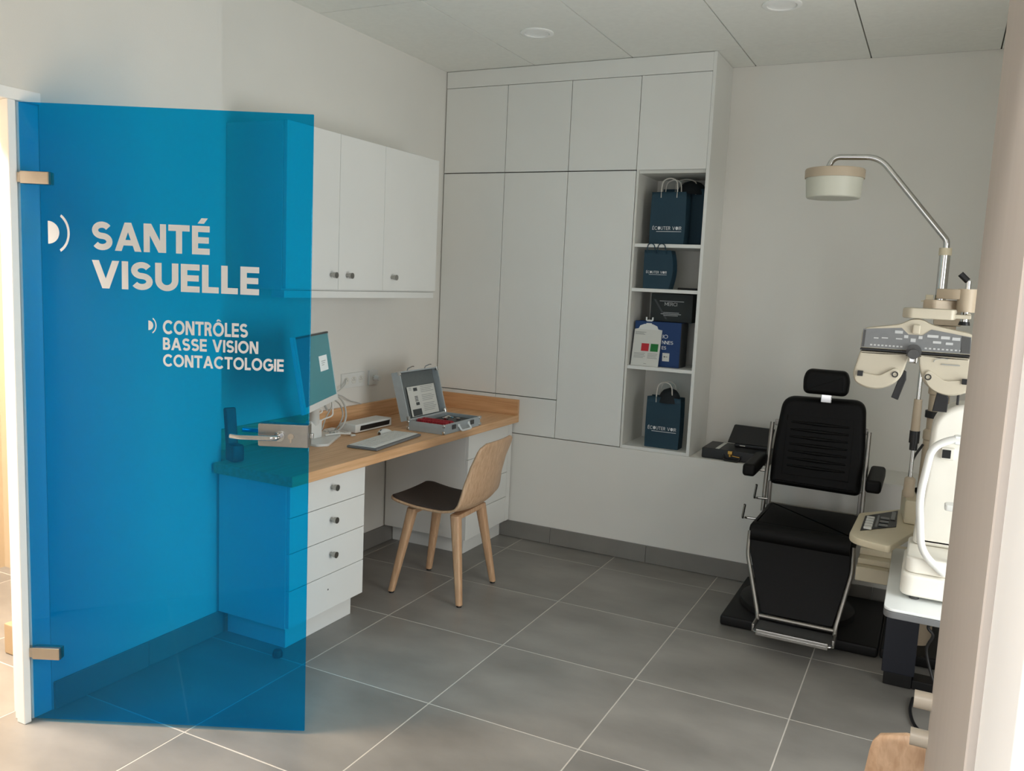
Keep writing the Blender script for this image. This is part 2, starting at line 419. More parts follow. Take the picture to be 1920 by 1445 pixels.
# ceiling slab and panels
ceil = obj('ceiling', bx((-1.9, -5.4, ZC + .013), (3.75, .75, ZC + .10)), M['gap']); tag(ceil, 'pale suspended ceiling of large flat panels', 'ceiling', kind='structure')
cl = Vector(ceil.location); xs = [.528 + .594 * k for k in range(-5, 7)]; xs[4] = X0 - .003; ys = [.60, .235, -.965, -2.165, -3.365, -4.565, -5.4]
xs = [-1.86, -1.25, -.655, X0 - .003] + [.528 + .594 * k for k in range(0, 6)]
for a, b_ in zip(xs, xs[1:]):
    for y1, y0 in zip(ys, ys[1:]):
        obj('ceiling_panel', bx((a + .0035, y0 + .002, ZC), (min(b_ - .0035, 3.5), y1 - .002, ZC + .0128)), M['ceil'], ceil, smooth=False)
# walls
wl = B()
wl.box((-.20, -1.745, 0), (X0, .75, ZC)).box((-.07, -2.53, 0), (.10, -1.745, ZC)).box((-.07, -3.56, 2.10), (.10, -2.53, ZC)).box((-.10, -3.76, 0), (.10, -3.56, ZC))
tag(obj('wall_left', wl, M['wall'], smooth=False), 'white painted wall on the left behind the desk and glass door', 'wall', kind='structure')
tag(obj('wall_back', bx((X0, YB, 0), (XR, .75, ZC)), M['wall'], smooth=False), 'white painted back wall behind the black exam chair', 'wall', kind='structure')
wr = B()
wr.box((XR, -3.76, 0), (XR + .42, -2.70, ZC)).box((XR, -1.25, 0), (XR + .42, .75, ZC)).box((XR, -2.70, 0), (XR + .42, -1.25, .22)).box((XR, -2.70, 2.28), (XR + .42, -1.25, ZC))
tag(obj('wall_right', wr, M['wall'], smooth=False), 'white wall on the right with a daylight window', 'wall', kind='structure')
wf = B()
wf.box((.10, -3.76, 0), (1.36, YF, ZC)).box((2.93, -3.76, 0), (XR, YF, ZC)).box((1.36, -3.76, 2.12), (2.93, YF, ZC))
tag(obj('wall_front', wf, M['wall'], smooth=False), 'white front wall around the wide doorway', 'wall', kind='structure')
wc = B()
wc.box((-1.52, -5.4, 0), (-1.40, -1.62, ZC)).box((-1.40, -1.74, 0), (-.20, -1.62, ZC))
tag(obj('wall_corridor', wc, M['corr'], smooth=False), 'cream corridor wall seen past the glass door frame', 'wall', kind='structure')
tag(obj('wall_plinth', bx((X0, YC, 0), (XR, YB, .645), bev=.0015, seg=1), M['wall'], smooth=False), 'low white boxed ledge running along the back wall', 'wall', kind='structure')
# window in the right wall
win = thing('window_1', 'white framed window in the right wall', 'window', (XR + .35, -1.975, .22), kind='structure')
fb = B(); x0, x1 = XR + .32, XR + .38
for lo, hi in (((x0, -2.70, .22), (x1, -2.64, 2.28)), ((x0, -1.31, .22), (x1, -1.25, 2.28)), ((x0, -2.64, .22), (x1, -1.31, .28)), ((x0, -2.64, 2.22), (x1, -1.31, 2.28)), ((x0, -2.0, .28), (x1, -1.95, 2.22))):
    fb.box(lo, hi)
obj('window_frame', fb, M['whitetrim'], win, smooth=False)
obj('window_pane', bx((XR + .348, -2.64, .28), (XR + .354, -1.31, 2.22)), M['clear'], win, smooth=False)
# tiled skirtings, one object per tile
def skirting(name, label, pieces):
    base = thing(name, label, 'skirting', pieces[0][0], kind='structure')
    for lo, hi in pieces: obj('skirting_tile', bx(lo, hi, bev=.001, seg=1), M['skirt'], base, smooth=False)
sk = [.444, .784, 1.384, 1.984, 2.584, 3.184, 3.49]
skirting('baseboard_back', 'grey tile skirting along the foot of the back ledge', [((a + .001, YC - .011, .002), (b_ - .001, YC, .102)) for a, b_ in zip(sk, sk[1:])])
skirting('baseboard_left', 'grey tile skirting under the desk and by the glass door', [((X0, -1.2745, .002), (X0 + .011, -.80, .102)), ((X0, -.798, .002), (X0 + .011, -.237, .102)),
          ((.10, -2.525, .002), (.111, -2.13, .102)), ((.10, -2.128, .002), (.111, -1.735, .102)), ((X0 + .012, -1.744, .002), (.111, -1.733, .102))])

# ------------------------------------------------------------------ blue glass door in the left wall
ANG = math.atan2(.4384, .8988)
d1 = thing('door_1', 'blue tinted glass door standing open, printed with white letters', 'door', (.116, -2.606, 0), ANG, kind='structure')
LW, T = .928, .0045
obj('glass_panel', bx((0, -T, .012), (LW, T, 2.058), bev=.0008, seg=1), M['blueglass'], d1, local=True, smooth=False)
yf = -T - .0012
ux, uz, nn = (1, 0, 0), (0, 0, 1), (0, -1, 0)
lb = B(); lettering(lb, 'SANTÉ', (.226, yf, 1.609), ux, uz, nn, .090, .377, t=.215); obj('lettering', lb, M['letter'], d1, local=True, smooth=False)
lb = B(); lettering(lb, 'VISUELLE', (.225, yf, 1.488), ux, uz, nn, .089, .537, t=.215); obj('lettering', lb, M['letter'], d1, local=True, smooth=False)
for tx, z0, hh, wd in (('CONTRÔLES', 1.350, .045, .275), ('BASSE VISION', 1.299, .040, .309), ('CONTACTOLOGIE', 1.245, .040, .392)):
    lb = B(); lettering(lb, tx, (.452, yf, z0), ux, uz, nn, hh, wd, t=.20); obj('lettering', lb, M['letter'], d1, local=True, smooth=False)
def emblem(x, z, r, ra, aw):
    b = B(); pts = [(x, z - r)] + [(x + r * math.sin(math.radians(a)), z - r * math.cos(math.radians(a))) for a in range(10, 180, 10)] + [(x, z + r)]
    b.slab([(p[0], yf, p[1]) for p in pts], (0, -.0008, 0))
    cx = x + .018 * ra / .062
    A = [(cx + ra * math.sin(math.radians(a)) * .82 - .006, z - ra * math.cos(math.radians(a))) for a in range(28, 153, 5)]
    D = [(cx + (ra - aw) * math.sin(math.radians(a)) * .82 - .006, z - (ra - aw) * math.cos(math.radians(a))) for a in range(28, 153, 5)]
    for k in range(len(A) - 1):
        b.slab([(q[0], yf, q[1]) for q in (A[k], A[k + 1], D[k + 1], D[k])], (0, -.0008, 0))
    obj('emblem', b, M['letter'], d1, local=True, smooth=False)
emblem(.086, 1.658, .036, .068, .0085); emblem(.405, 1.376, .0155, .029, .004)
for za, zb in ((1.806, 1.846), (.228, .270)):
    h = B(); h.box((.004, -.017, za), (.098, .017, zb), bev=.004); h.box((-.03, -.011, za + .004), (.006, .011, zb - .004), bev=.002)
    obj('hinge', h, M['satin'], d1, local=True)
lk = B(); lk.slab(round_poly([(.767, -.022, 1.000), (.931, -.022, 1.000), (.931, -.022, 1.075), (.767, -.022, 1.075)], [.006, .002, .002, .006]), (0, .044, 0), bev=.0025, seg=2)
lock = obj('lock_case', lk, M['steel'], d1, local=True)
lv = B(); path = fillet([(.838, -.022, 1.036), (.838, -.062, 1.036), (.72, -.066, 1.035), (.690, -.060, 1.037)], .02)
lv.tube(path, .0085, 12); lv.cyl((.838, -.028, 1.036), (.838, -.0225, 1.036), .017, n=24)
obj('door_handle', lv, M['chrome'], lock, local=True)
lv = B(); path = fillet([(.838, .022, 1.036), (.838, .062, 1.036), (.72, .066, 1.035), (.690, .060, 1.037)], .02)
lv.tube(path, .0085, 12); lv.cyl((.838, .028, 1.036), (.838, .0225, 1.036), .017, n=24)
obj('door_handle', lv, M['chrome'], lock, local=True)
ky = B(); ky.cyl((.875, -.026, 1.036), (.875, -.0225, 1.036), .010, n=20); ky.box((.872, -.028, 1.016), (.878, -.0225, 1.034), bev=.001)
obj('lock_cylinder', ky, M['satin'], lock, local=True)
bo = B(); bo.box((.9315, -.006, 1.028), (.943, .006, 1.046), bev=.002); obj('latch_bolt', bo, M['chrome'], lock, local=True)
# white frame of that doorway
fr = B()
fr.box((.074, -2.642, 0), (.114, -2.616, 2.062), bev=.002, seg=1).box((.046, -2.630, 0), (.074, -2.604, 2.062), bev=.002, seg=1).box((.0, -2.604, 0), (.10, -2.531, 2.062), bev=.002, seg=1)
fr.box((.074, -3.56, 2.0625), (.114, -2.531, 2.0995), bev=.002, seg=1).box((-.07, -3.56, 2.0625), (.074, -2.531, 2.0995), bev=.002, seg=1)
fr.box((-.07, -3.60, 0), (.114, -3.5605, 2.0995), bev=.002, seg=1)
tag(obj('trim_1', fr, M['whitetrim']), 'white door frame at the hinges of the blue glass door', 'door frame', kind='structure')
# floor stop and items in the corridor beyond
st = B(); st.lathe([(0, .003), (.021, .003), (.021, .018), (.016, .030), (0, .031)], (.47, -1.80, 0), 20)
tag(obj('door_stop', st, M['blackplast']), 'small black round door stop on the floor beside the drawer block', 'door stop')
tag(obj('corridor_step', bx((-.46, -2.345, .001), (-.30, -2.15, .125), bev=.006), M['corr2']), 'small tan block on the corridor floor past the door frame', 'block')
tag(obj('dark_sign', bx((-1.398, -1.98, 2.10), (-1.36, -1.755, 2.26), bev=.004), M['brownwood']), 'dark brown panel high on the cream corridor wall', 'panel')

# ------------------------------------------------------------------ greige door leaf at the right and its frame
d2 = thing('door_2', 'greige laminate door leaf open edge-on at the right', 'door', (2.845, -3.645, 0), kind='structure')
obj('door_leaf', bx((2.806, -3.645, .008), (2.846, -2.805, 2.06), bev=.0015, seg=1), M['leaf'], d2, smooth=False)
for z, nm in ((.912, 'handle_neck'), (.846, 'lock_cylinder')):
    b = B(); b.cyl((2.806, -2.845, z), (2.779, -2.845, z), .0145, n=24); b.cyl((2.846, -2.845, z), (2.868, -2.845, z), .0145, n=24)
    obj(nm, b, M['beigemetal'], d2)
fr = B(); fr.box((2.812, -3.86, 0), (2.93, -3.655, 2.115), bev=.003).box((1.36, -3.80, 0), (1.42, -3.60, 2.115), bev=.003).box((1.42, -3.80, 2.065), (2.812, -3.60, 2.115), bev=.003)
fr.box((2.835, -3.90, 0), (2.90, -3.86, 2.115), bev=.002)
tag(obj('trim_2', fr, M['whitetrim']), 'bright white door frame at the right edge of the view', 'door frame', kind='structure')

# ------------------------------------------------------------------ wall of white cupboards
Z1, Z2, ZD, ZB = 2.2053, 2.7098, .8782, .648
colx = [-.0545, .3666, .776, 1.1857, 1.5917]; g = .0018
def front(name, x0, x1, z0, z1, par, lab=None):
    o = obj(name, bx((x0 + g, YC, z0), (x1 - g, YC + .019, z1), bev=.0009, seg=1), M['cab'], par, smooth=False)
    return o
names = ['leftmost tall white cupboard, behind the aluminium case', 'tall white cupboard, second from the left wall', 'tall white cupboard, directly left of the open shelves']
for k in range(3):
    a, b_ = colx[k], colx[k + 1]
    cp = thing('tall_cupboard', names[k], 'cupboard', ((a + b_) / 2, .41, .646), group='flush white cupboards on the back wall')
    cb = B(); y0 = YC + .0205
    cb.box((a + .002, y0, .646), (a + .02, YB - .002, Z2)).box((b_ - .02, y0, .646), (b_ - .002, YB - .002, Z2)).box((a + .02, y0, .646), (b_ - .02, YB - .002, .664)).box((a + .02, y0, Z2 - .018), (b_ - .02, YB - .002, Z2))
    cb.box((a + .02, y0, Z1 - .012), (b_ - .02, YB - .002, Z1 + .012)).box((a + .02, YB - .012, .664), (b_ - .02, YB - .002, Z2 - .018))
    obj('carcass', cb, M['gapdark'], cp, smooth=False)
    front('upper_door', a, b_, Z1 + .003, Z2 - .002, cp)
    if k < 2:
        front('door', a, b_, ZD + .0025, Z1 - .003, cp); front('lower_panel', a, b_, ZB + .002, ZD - .0025, cp)
    else: front('door', a, b_, ZB + .002, Z1 - .003, cp)
# shelf unit at the right end
sx0, sx1 = colx[3], colx[4]
su = thing('shelf_unit', 'white open shelf unit at the right end of the cupboards', 'shelf unit', ((sx0 + sx1) / 2, .41, .646))
cb = B(); cb.box((sx0 + .002, YC + .003, .646), (sx0 + .0145, YB - .002, Z2)); obj('side_panel', cb, M['cab_in'], su, smooth=False)
obj('side_panel', bx((sx1 - .018, YC, .646), (sx1, YB - .001, ZC - .002), bev=.001, seg=1), M['cab'], su, smooth=False)
obj('back_panel', bx((sx0 + .0145, YB - .014, .646), (sx1 - .018, YB - .002, Z2)), M['cab_in'], su, smooth=False)
obj('base_shelf', bx((sx0 + .0145, YC + .001, .646), (sx1 - .018, YB - .014, .664), bev=.001, seg=1), M['cab'], su, smooth=False)
obj('top_board', bx((sx0 + .0145, YC + .021, Z1 - .016), (sx1 - .018, YB - .014, Z1 + .002)), M['cab_in'], su, smooth=False)
for z in (1.806, 1.560, 1.124):
    obj('shelf', bx((sx0 + .0147, YC + .004, z - .019), (sx1 - .0182, YB - .0145, z), bev=.001, seg=1), M['cab'], su, smooth=False)
front('upper_door', sx0, sx1 - .017, Z1 + .001, Z2 - .002, su)
tag(obj('trim_3', bx((colx[0], YC + .001, Z2 + .001), (sx1 - .0185, YB - .002, ZC - .003), bev=.001, seg=1), M['cab'], smooth=False), 'white filler board between the cupboard tops and the ceiling', 'filler board', kind='structure')

# ------------------------------------------------------------------ desk
desk = thing('desk_worktop', 'long oak worktop with upstands against the left wall', 'desk top', (.24, -.76, .72))
obj('worktop', B().slab([(X0 + .001, -1.732, .7185), (.113, -1.732, .7185), (.113, -1.800, .7185), (.535, -1.800, .7185), (.535, YC - .001, .7185), (X0 + .001, YC - .001, .7185)], (0, 0, .0435), bev=.0015, seg=1), M['oak_y'], desk, smooth=False)
obj('side_upstand', bx((X0 + .001, -1.735, .7622), (X0 + .019, YC - .001, .856), bev=.001, seg=1), M['oak_y'], desk, smooth=False)
obj('rear_upstand', bx((X0 + .0195, YC - .019, .7622), (.535, YC - .001, .856), bev=.001, seg=1), M['oak_x'], desk, smooth=False)
def knob(b, p, d=(1, 0, 0)):
    p, d = Vector(p), Vector(d); b.cyl(p, p + d * .018, .0075, n=16); b.cyl(p + d * .018, p + d * .034, .0125, .0140, n=20)
    return b
def drawers(label, y0, y1, sy, seams, knobs, hole, toe_y):
    t = thing('drawer_block', label, 'drawers', (.22, (y0 + y1) / 2, 0), group='white drawer blocks under the desk')
    c = B(); c.box((X0 + .012 if y0 > -1 else .115, y0, .108), (.481, y1, .717), bev=.001, seg=1); obj('carcass', c, M['cab'], t, smooth=False)
    obj('toe_kick', bx((X0 + .013 if y0 > -1 else .118, toe_y[0], .001), (.44, toe_y[1], .1075)), M['cab'], t, smooth=False)
    for k, (za, zb) in enumerate(zip(seams[1:], seams)):
        dr = obj('drawer_front', bx((.4818, sy[0], za + .0015), (.50, sy[1], zb - .0015), bev=.0009, seg=1), M['cab'], t, smooth=False)
        if k in knobs: obj('knob', knob(B(), (.4995, (sy[0] + sy[1]) / 2 + .012, (za + zb) / 2 + .012)), M['steel'], dr)
    if hole: obj('screw_hole', B().cyl((.4995, (sy[0] + sy[1]) / 2, .205), (.5004, (sy[0] + sy[1]) / 2, .205), .004, n=10), M['darkgrey'], dr)
    return t
drawers('white drawer block with chrome knobs behind the glass door edge', -1.772, -1.272, (-1.770, -1.272), [.716, .579, .430, .272, .112], (0, 1, 2), True, (-1.722, -1.28))
fd = drawers('white drawer block in the corner behind the oak chair', -.32, .214, (-.32, .165), [.716, .571, .416, .262, .108], (), False, (-.235, .214))
obj('corner_filler', bx((.4818, .168, .108), (.4995, .2145, .716)), M['cab'], fd, smooth=False)

# ------------------------------------------------------------------ upper cabinet above the desk
uc = thing('wall_cabinet', 'white wall cabinet with small steel knobs above the desk', 'cabinet', (.1, -.97, 1.455))
obj('carcass', bx((X0 + .001, -1.564, 1.487), (.259, -.372, 2.188), bev=.001, seg=1), M['cab'], uc, smooth=False)
obj('light_rail', bx((.20, -1.562, 1.455), (.272, -.376, 1.4865), bev=.001, seg=1), M['cab'], uc, smooth=False)
for (ya, yb, yk) in ((-1.564, -1.211, -1.265), (-1.211, -.863, -1.150), (-.863, -.370, -.790)):
    dr = obj('door', bx((.2608, ya + .0012, 1.4935), (.28, yb - .0012, 2.189), bev=.0009, seg=1), M['cab'], uc, smooth=False)
    obj('knob', knob(B(), (.2795, yk, 1.559)), M['steel'], dr)

# ------------------------------------------------------------------ ceiling downlights (switched off)
for (x, y, lab) in ((.819, -.354, 'round white recessed downlight nearest the left wall'), (2.02, -.412, 'round white recessed downlight above the exam chair')):
    dl = thing('downlight', lab, 'ceiling light', (x, y, ZC), group='recessed ceiling downlights')
    b = B(); b.lathe([(.083, 0), (.084, -.004), (.080, -.007), (.064, -.0075), (.060, -.002), (.052, .0)], (x, y, ZC), 40); obj('ring', b, M['ringwhite'], dl)
    b = B(); b.lathe([(.058, -.0040), (.044, -.0016), (.040, -.0012), (0, -.0012)], (x, y, ZC), 40); obj('diffuser', b, M['diff'], dl)

# ================================================================== OBJECTS ON THE DESK
DZ = .7622
# monitor: screen edge points, tilted back, turned towards the chair
mr_b, ml_b = Vector((.275, -1.203, 1.010)), Vector((.440, -1.600, 1.010))      # lower right / left of the visible screen
ux_ = (mr_b - ml_b); ux_.z = 0; mw = ux_.length; ux_.normalize()               # along the screen, left to right
nv = Vector((-ux_.y, ux_.x, 0)); nv = nv if nv.x > 0 else -nv                  # facing the room
uz_ = (Vector((0, 0, 1)) - nv * .17).normalized(); nf = uz_.cross(ux_); nf = nf if nf.dot(nv) > 0 else -nf
mon = thing('monitor', 'white framed monitor with a teal screen behind the glass door edge', 'monitor', (.20, -1.20, DZ))
mwid, mh = .462, .285
ml_b = mr_b - ux_ * mwid
def MP(a, c, d=0): return ml_b + ux_ * a + uz_ * c + nf * d
def mslab(b, a0, a1, c0, c1, d0, d1, bev=.0):
    return b.slab([MP(a0, c0, d0), MP(a1, c0, d0), MP(a1, c1, d0), MP(a0, c1, d0)], nf * (d1 - d0), bev=bev, seg=2)
b = B(); mslab(b, -.014, mwid + .012, -.028, mh + .010, -.018, -.004, .003); obj('casing', b, M['white'], mon)
b = B(); mslab(b, -.012, 0, -.026, mh + .008, -.0035, .003); mslab(b, mwid, mwid + .006, -.026, mh + .008, -.0035, .003); mslab(b, 0, mwid, -.026, 0, -.0035, .003); obj('bezel', b, M['white'], mon, smooth=False)
b = B(); mslab(b, 0, mwid, mh, mh + .008, -.0035, .003); obj('top_bezel', b, M['darkgrey'], mon, smooth=False)
b = B(); mslab(b, 0, mwid, 0, mh, -.0035, -.0005); scr = obj('screen', b, M['teal'], mon, smooth=False)
b = B(); mslab(b, mwid * .60, mwid * .86, mh * .43, mh * .67, -.0004, .0001); obj('screen_window', b, M['scrwhite'], scr, smooth=False)
b = B()
for q in range(3): mslab(b, mwid * .66, mwid * (.80 - .03 * q), mh * (.58 - .03 * q), mh * (.588 - .03 * q), .0002, .0004)
obj('screen_print', b, M['inkl'], scr, smooth=False)
pc = MP(mwid / 2, .06, -.04)
b = B(); b.slab(round_poly([(.03, -1.285, DZ), (.235, -1.285, DZ), (.262, -1.235, DZ), (.150, -1.00, DZ), (.03, -1.00, DZ)], .012), (0, 0, .012), bev=.002, seg=1); obj('stand_base', b, M['white'], mon)
b = B(); b.box((.10, -1.21, DZ + .0122), (.135, -1.13, DZ + .10), bev=.004); b.tube([(.118, -1.17, DZ + .09), (.16, -1.22, .93), (pc.x, pc.y, pc.z + .06)], [.026, .024, .024], 10); obj('stand_neck', b, M['white'], mon)
# keyboard
kb = thing('keyboard', 'slim white keyboard with grey rim on the oak desk', 'keyboard', (.40, -.975, DZ))
Rk = Matrix.Translation((.400, -.975, DZ)) @ Matrix.Rotation(math.radians(6), 4, 'Z')
b = B(); b.box((-.080, -.225, .001), (.080, .225, .012), bev=.003, mtx=Rk); obj('tray', b, M['tableedge'], kb)
b = B(); b.box((-.072, -.218, .0122), (.064, .218, .0155), bev=.001, seg=1, mtx=Rk); obj('key_bed', b, M['white'], kb)
b = B()
for r_ in range(5):
    for c_ in range(15):
        if r_ == 4 and 4 <= c_ <= 8: continue
        xk, yk = -.055 + r_ * .024, -.205 + c_ * .0278
        b.box((xk - .010, yk - .0115, .0158), (xk + .010, yk + .0115, .0175), mtx=Rk)
b.box((-.055 + 4 * .024 - .010, -.205 + 4 * .0278 - .0115, .0158), (-.055 + 4 * .024 + .010, -.205 + 8 * .0278 + .0115, .0175), mtx=Rk)
kk = obj('keys', b, M['white'], kb, smooth=False); kk['kind'] = 'stuff'
# mouse
ms = thing('mouse', 'white computer mouse lying behind the slim keyboard', 'mouse', (.275, -.80, DZ))
rows = []
for i in range(9):
    a = i / 8; yy = -.052 + .104 * a; wdt = .030 * math.sqrt(max(0, 1 - ((a - .5) / .52) ** 2)) + .001; hgt = .030 * math.sin(math.pi * min(1, .12 + .86 * a)) ** .7 * (1 - .25 * a)
    rows.append([(.275 + wdt * math.sin(math.radians(t)), -.80 + yy, DZ + .001 + hgt * math.cos(math.radians(t))) for t in range(-90, 91, 18)])
b = B(); b.grid(rows); obj('shell', b, M['white'], ms)
b = B(); b.box((.2735, -.845, DZ + .020), (.2765, -.828, DZ + .026), bev=.001); obj('scroll_wheel', b, M['darkgrey'], ms)
# white bar box with a black front strip
br = thing('bar_speaker', 'small white bar box with a black front strip on the desk', 'speaker bar', (.11, -.745, DZ))
b = B(); b.box((.06, -.905, DZ + .002), (.166, -.585, DZ + .046), bev=.006); obj('body', b, M['white'], br)
b = B(); b.slab([(.1666, -.868, DZ + .012), (.1666, -.612, DZ + .012), (.1666, -.606, DZ + .036), (.1666, -.862, DZ + .036)], (.0012, 0, 0)); obj('grille', b, M['blackplast'], br, smooth=False)
# aluminium case, open
cx0, cx1, cy0, cy1, cz1 = .312, .531, -.642, -.258, DZ + .052
al = thing('aluminium_case', 'open aluminium trial lens case with red insert on the desk', 'case', ((cx0 + cx1) / 2, (cy0 + cy1) / 2, DZ))
b = B(); th = .006
b.box((cx0, cy0, DZ + .001), (cx1, cy1, DZ + .008)); b.box((cx0, cy0, DZ + .008), (cx1, cy0 + th, cz1)); b.box((cx0, cy1 - th, DZ + .008), (cx1, cy1, cz1)); b.box((cx0, cy0 + th, DZ + .008), (cx0 + th, cy1 - th, cz1)); b.box((cx1 - th, cy0 + th, DZ + .008), (cx1, cy1 - th, cz1))
b.box((cx0 + .004, cy0 - .0015, DZ + .026), (cx1 - .004, cy0, DZ + .030)); b.box((cx1, cy0 + .004, DZ + .026), (cx1 + .0012, cy1 - .004, DZ + .030))
obj('tray', b, M['alu'], al, smooth=False)
b = B()
for (x, y) in ((cx1, cy0), (cx1, cy1), (cx0, cy0)):
    for z in (DZ + .009, cz1 - .008): b.box((x - .012, y - .012, z - .008), (x + .0022, y + .012, z + .0095), bev=.002, seg=1) if y > cy0 + .1 else b.box((x - .012, y - .0022, z - .008), (x + .0022, y + .012, z + .0095), bev=.002, seg=1)
pieces('case_corner', b, M['chrome'], al)
b = B()
for k in range(16):
    b.cyl((cx0 + .02 + k * .0115, cy0 + .075, DZ + .034), (cx0 + .026 + k * .0115, cy0 + .075, DZ + .038), .022, n=20)
    b.cyl((cx0 + .02 + k * .0115, cy0 + .125, DZ + .034), (cx0 + .026 + k * .0115, cy0 + .125, DZ + .038), .022, n=20)
pieces('lens_rim', b, M['red'], al)
b = B(); b.box((cx0 + .007, cy0 + .007, DZ + .0085), (cx1 - .007, cy0 + .165, DZ + .030)); b.box((cx0 + .007, cy0 + .17, DZ + .0085), (cx1 - .007, cy1 - .007, DZ + .034), bev=.003); obj('foam_insert', b, M['blackplast'], al, smooth=False)
b = B(); b.tube([(cx0 + .08, cy0 + .21, DZ + .046), (cx0 + .10, cy0 + .24, DZ + .058), (cx0 + .13, cy0 + .245, DZ + .05)], .005, 8); b.cyl((cx0 + .11, cy0 + .195, DZ + .038), (cx0 + .11, cy0 + .195, DZ + .056), .014, n=18); b.cyl((cx0 + .15, cy0 + .26, DZ + .036), (cx0 + .15, cy0 + .26, DZ + .05), .012, n=18); obj('trial_frame', b, M['chrome'], al)
# lid
tilt = math.radians(106); hx, hz = cx0 + .002, cz1 + .001
ld = Vector((math.cos(tilt), 0, math.sin(tilt))); ln = Vector((-math.sin(tilt), 0, math.cos(tilt)))   # up along the lid / outwards (back)
Lh = .262
def LP(a, y, d): return Vector((hx, y, hz)) + ld * a + ln * d
def lslab(b, a0, a1, y0, y1, d0, d1): b.slab([LP(a0, y0, d0), LP(a1, y0, d0), LP(a1, y1, d0), LP(a0, y1, d0)], ln * (d1 - d0))
b = B(); lslab(b, 0, Lh, cy0, cy1, .045, .052); lslab(b, 0, Lh, cy0, cy0 + .007, .0, .045); lslab(b, 0, Lh, cy1 - .007, cy1, .0, .045); lslab(b, Lh - .007, Lh, cy0 + .007, cy1 - .007, .0, .045); lslab(b, 0, .007, cy0 + .007, cy1 - .007, .004, .045)
lid = obj('lid', b, M['alu'], al, smooth=False)
b = B(); lslab(b, .008, Lh - .008, cy0 + .008, cy1 - .008, .036, .0448); obj('lid_lining', b, M['aludark'], lid, smooth=False)
b = B(); lslab(b, .012, .175, cy0 + .078, cy1 - .035, .026, .0275); pp = obj('paper_sheet', b, M['paper'], lid, smooth=False)
b = B()
lslab(b, .014, .050, cy0 + .092, cy0 + .178, .0252, .0258); lslab(b, .148, .166, cy0 + .135, cy0 + .172, .0252, .0258); lslab(b, .070, .086, cy0 + .137, cy0 + .170, .0252, .0258)
for k in range(4): lslab(b, .092 + k * .008, .096 + k * .008, cy0 + .135, cy0 + .165, .0252, .0258)
pieces('printed_square', b, M['ink'], lid, smooth=False)
b = B()
for k in range(15):
    if k in (4, 9): continue
    lslab(b, .166 - k * .0095, .1685 - k * .0095, cy0 + .205, cy1 - .052 - .012 * (k % 3), .0254, .0258)
for k in range(3): lslab(b, .168 - k * .006, .170 - k * .006, cy0 + .095, cy0 + .118, .0254, .0258)
obj('printed_lines', b, M['inkl'], lid, smooth=False)
b = B()
for y in (cy0, cy1):
    s_ = -1 if y == cy0 else 1
    for a in (.010, Lh - .010):
        b.slab([LP(a - .010, y + .0022 * s_, -.002), LP(a + .0115, y + .0022 * s_, -.002), LP(a + .0115, y - .014 * s_, -.002), LP(a - .010, y - .014 * s_, -.002)], ln * .014, bev=.0015, seg=1)
pieces('lid_corner', b, M['chrome'], lid)
b = B()
for y in (cy0 + .105, cy1 - .105):
    b.tube([LP(Lh, y, .02), LP(Lh + .012, y, .012), LP(Lh + .018, y + .01, -.012), LP(Lh + .016, y + .012, -.022)], .003, 6)
pieces('lid_clasp', b, M['chrome'], lid)
b = B()
for y in (cy0 + .095, cy1 - .095): b.box((cx1 + .0014, y - .018, DZ + .020), (cx1 + .006, y + .018, DZ + .044), bev=.002)
pieces('latch', b, M['darkgrey'], al)
b = B(); ym = (cy0 + cy1) / 2
b.box((cx1 + .0014, ym - .06, DZ + .026), (cx1 + .010, ym - .045, DZ + .042), bev=.002); b.box((cx1 + .0014, ym + .045, DZ + .026), (cx1 + .010, ym + .06, DZ + .042), bev=.002)
b.tube(fillet([(cx1 + .006, ym - .052, DZ + .034), (cx1 + .024, ym - .05, DZ + .008), (cx1 + .026, ym + .05, DZ + .008), (cx1 + .006, ym + .052, DZ + .034)], .012), .0055, 8)
obj('carry_handle', b, M['tabletop'], al)
# desk phone standing by the wall corner
ph = thing('desk_phone', 'black cordless phone upright in its base, seen through blue glass', 'phone', (.148, -1.722, DZ))
Rp = Matrix.Translation((.148, -1.722, DZ)) @ Matrix.Rotation(math.radians(-20), 4, 'Z')
b = B(); b.box((-.028, -.028, .001), (.048, .028, .075), bev=.012, mtx=Rp); obj('base', b, M['blackplast'], ph)
Rh = Rp @ Matrix.Translation((-.012, 0, .04)) @ Matrix.Rotation(math.radians(-9), 4, 'Y')
b = B(); b.box((-.016, -.024, 0), (.014, .024, .185), bev=.008, mtx=Rh); hs = obj('handset', b, M['blackplast'], ph)
b = B(); b.box((.0145, -.017, .115), (.0152, .017, .165), mtx=Rh); obj('display', b, M['navy'], hs, smooth=False)
# wall sockets
def socket(name, label, y0, y1, z0, z1, holes, grp):
    t = thing(name, label, 'socket', (X0, (y0 + y1) / 2, z0), group=grp)
    obj('plate', bx((X0 + .0005, y0, z0), (X0 + .011, y1, z1), bev=.002), M['white'], t)
    b = B(); n = holes; wdt = (y1 - y0 - .01) / n
    for k in range(n):
        yc = y0 + .005 + wdt * (k + .5); zc = (z0 + z1) / 2
        b.lathe([(.021, .0), (.0205, .0022), (.017, .0022), (.017, .0006), (0, .0006)], n=24, mtx=Matrix.Translation((X0 + .0111, yc, zc)) @ Matrix.Rotation(math.pi / 2, 4, 'Y'))
    pieces('outlet', b, M['cab_in'], t)
    b = B()
    for k in range(n):
        yc = y0 + .005 + wdt * (k + .5); zc = (z0 + z1) / 2
        for s_ in (-1, 1): b.cyl((X0 + .0118, yc + .007 * s_, zc), (X0 + .0122, yc + .007 * s_, zc), .0024, n=10)
        b.cyl((X0 + .0118, yc, zc + .010), (X0 + .0136, yc, zc + .010), .002, n=10)
    pieces('outlet_hole', b, M['darkgrey'], t)
    return t
